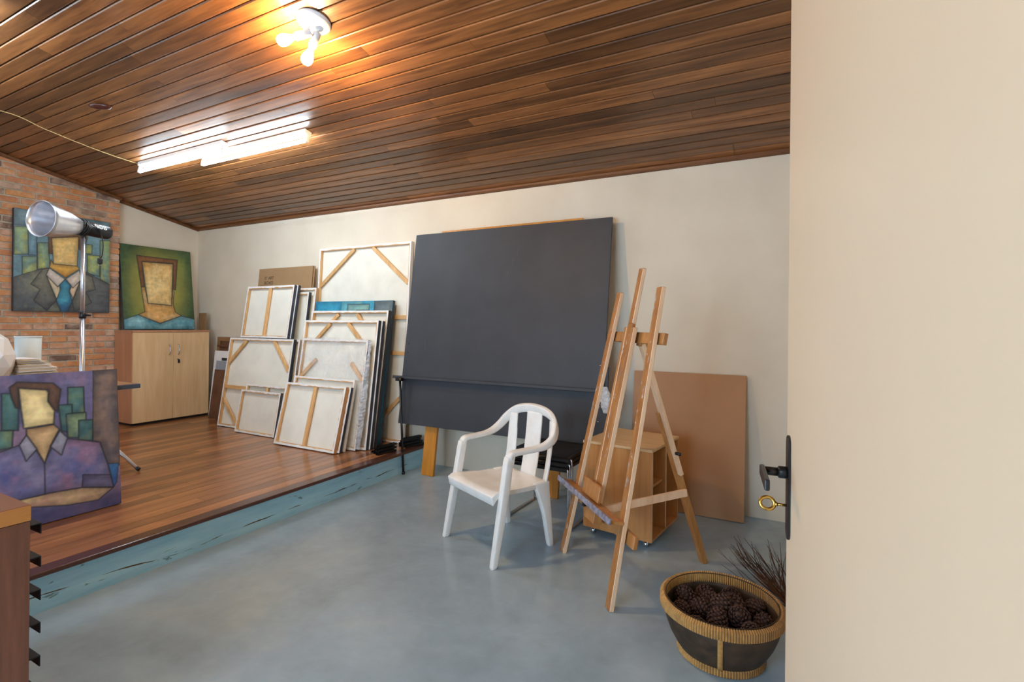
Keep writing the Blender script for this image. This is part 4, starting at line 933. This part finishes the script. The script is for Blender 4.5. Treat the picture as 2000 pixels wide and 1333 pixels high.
# ------------------------------------------------------------------ light stand and studio flash
LSX, LSY = -4.75, 1.92
ls = empty('light_stand', (LSX, LSY, PZ), (0, 0, 0), 'silver tripod light stand between the brick wall and the table', 'light stand')
MB().tube([(0, 0, .12), (0, 0, 1.20)], .0165, 18).build('lower_pole', M_alu, ls); MB().tube([(0, 0, 1.18), (0, 0, 1.79)], .0145, 18).build('upper_pole', M_alu, ls)
MB().lathe([(.0185, 1.165), (.023, 1.168), (.023, 1.212), (.0185, 1.215)], 20).build('collar', M_black, ls); MB().tube([(.015, .015, 1.19), (.03, .04, 1.19)], .008, 10).build('clamp_knob', M_black, ls)
MB().lathe([(.018, .36), (.026, .362), (.026, .405), (.018, .407)], 20).build('leg_hub', M_black, ls); MB().lathe([(.018, .14), (.024, .142), (.024, .17), (.018, .172)], 20).build('brace_hub', M_black, ls)
for k_ in range(3):
    a = math.atan2(.19, .427)+k_*2*PI/3; c_, s_ = math.cos(a), math.sin(a)
    lg = MB().tube([(.025*c_, .025*s_, .385), (.46*c_, .46*s_, .018)], .0125, 12).build('leg', M_alu, ls)
    MB().tube([(.452*c_, .452*s_, .026), (.472*c_, .472*s_, .012)], .0145, 12).build('foot_cap', M_black, lg)
    MB().tube([(.024*c_, .024*s_, .155), (.2*c_, .2*s_, .237)], .006, 8).build('brace', M_alu, ls)
fl = empty('studio_flash', (LSX, LSY, PZ+1.79), (0, 0, 0), 'studio flash with a shiny aluminium reflector dish on the light stand', 'studio flash')
ax = Vector((.30, -.95, .03)).normalized(); q = ax.to_track_quat('Z', 'Y').to_matrix().to_4x4(); T = Matrix.Translation((0, 0, .075)) @ q
MB().lathe([(.0, -.20), (.046, -.20), (.052, -.192), (.054, -.18), (.054, .06), (.05, .065), (0, .065)], 32, 0, T).build('body', M_black, fl)
MB().lathe([(.05, .04), (.062, .05), (.092, .13), (.124, .27), (.128, .30), (.131, .30), (.131, .303), (.1265, .302), (.12, .27), (.088, .132), (.055, .07), (.0, .066)], 48, 0, T, True, False).build('reflector', M_alu, fl)
MB().lathe([(0, .066), (.022, .068), (.026, .08), (.024, .10), (.0, .115)], 20, 0, T).build('flash_tube', M_paperw, fl)
MB().box(-.014, .014, -.014, .014, -.01, .03).build('mount', M_black, fl, None, None, .003)
cpt = [T @ Vector((.060*math.cos(t_)*(1+.05*math.sin(3*t_)), .060*math.sin(t_), .045-.0105*t_/(2*PI)+.006*math.sin(2.3*t_))) for t_ in np.linspace(0, 10*PI, 130)]
MB().tube([tuple(p) for p in cpt], .0045, 6).build('coiled_cable', M_black, fl)
side = Vector((.927, -.375, 0)); side = (side-ax*side.dot(ax)).normalized(); s0 = T @ Vector((0, 0, 0))
P0 = s0-ax*.02+side*.06
MB().tube(smooth_path([tuple(P0+Vector((0, 0, .03))), tuple(P0-ax*.06+Vector((0, 0, -.01))), tuple(P0-ax*.085+Vector((0, 0, -.10))), tuple(P0-ax*.08+Vector((0, 0, -.19))), tuple(P0-ax*.065+Vector((0, 0, -.225)))], 6), .0038, 6).build('hanging_cord', M_black, fl)
pp = P0-ax*.062+Vector((0, 0, -.245)); pg = MB().box(-.011, .011, -.017, .017, -.02, .022).build('plug', M_black, fl, tuple(pp), (0, 0, .3), .004)
for s_ in (-1, 1): MB().tube([(0, s_*.006, -.02), (0, s_*.006, -.04)], .002, 6).build('pin', M_chrome, pg)
zv = side.cross(-ax).normalized()
upv = Vector((0, 0, 1)); upv = (upv-ax*upv.dot(ax)).normalized(); nv = (-ax).cross(upv).normalized()
if nv.dot(side) < 0: nv = -nv
nv2 = (nv*.92+upv*.38).normalized(); up2 = nv2.cross(-ax).normalized()
Mx = Matrix((-ax, up2, nv2)).transposed().to_4x4(); Mx.translation = s0-ax*.095+nv2*.0546-up2*.012
text_mesh('BOB', .05, 'lettering', M_white, fl, Mx)

# ------------------------------------------------------------------ flat file in the near left corner
ff = empty('flat_file_cabinet', (-1.80, .615, 0), (0, 0, 0), 'brown flat file with an orange top edge and black drawer pulls', 'cabinet')
MB().box(-.932, -.018, -1.0, -.02, .03, .785).build('body', M_flatfile, ff)
for xa, xb in ((-.95, -.932), (-.018, 0)): MB().box(xa, xb, -1.0, 0, .03, .786).build('side_panel', M_flatfile, ff, bevel=.001); MB().box(-.93, -.02, -.98, -.04, 0, .03).build('plinth', M_dark, ff)
tp = MB().box(-.95, .002, -1.002, .002, .787, .83).build('top', M_filetop, ff, bevel=.002)
MB().box(.002, .0035, -1.0, .0, .788, .829).build('edge_band', M_orange, tp)
for k_ in range(8):
    zt = .775-.092*k_; d_ = MB().box(-.93, -.02, -.019, -.001, zt-.088, zt).build('drawer', M_flatfile, ff, bevel=.001)
    MB().prism([(.0, zt-.004), (.026, zt-.004), (.026, zt-.034), (.0235, zt-.034), (.0235, zt-.0065), (0, zt-.0065)], -.93, -.006, 'x').build('pull', M_pull, d_)
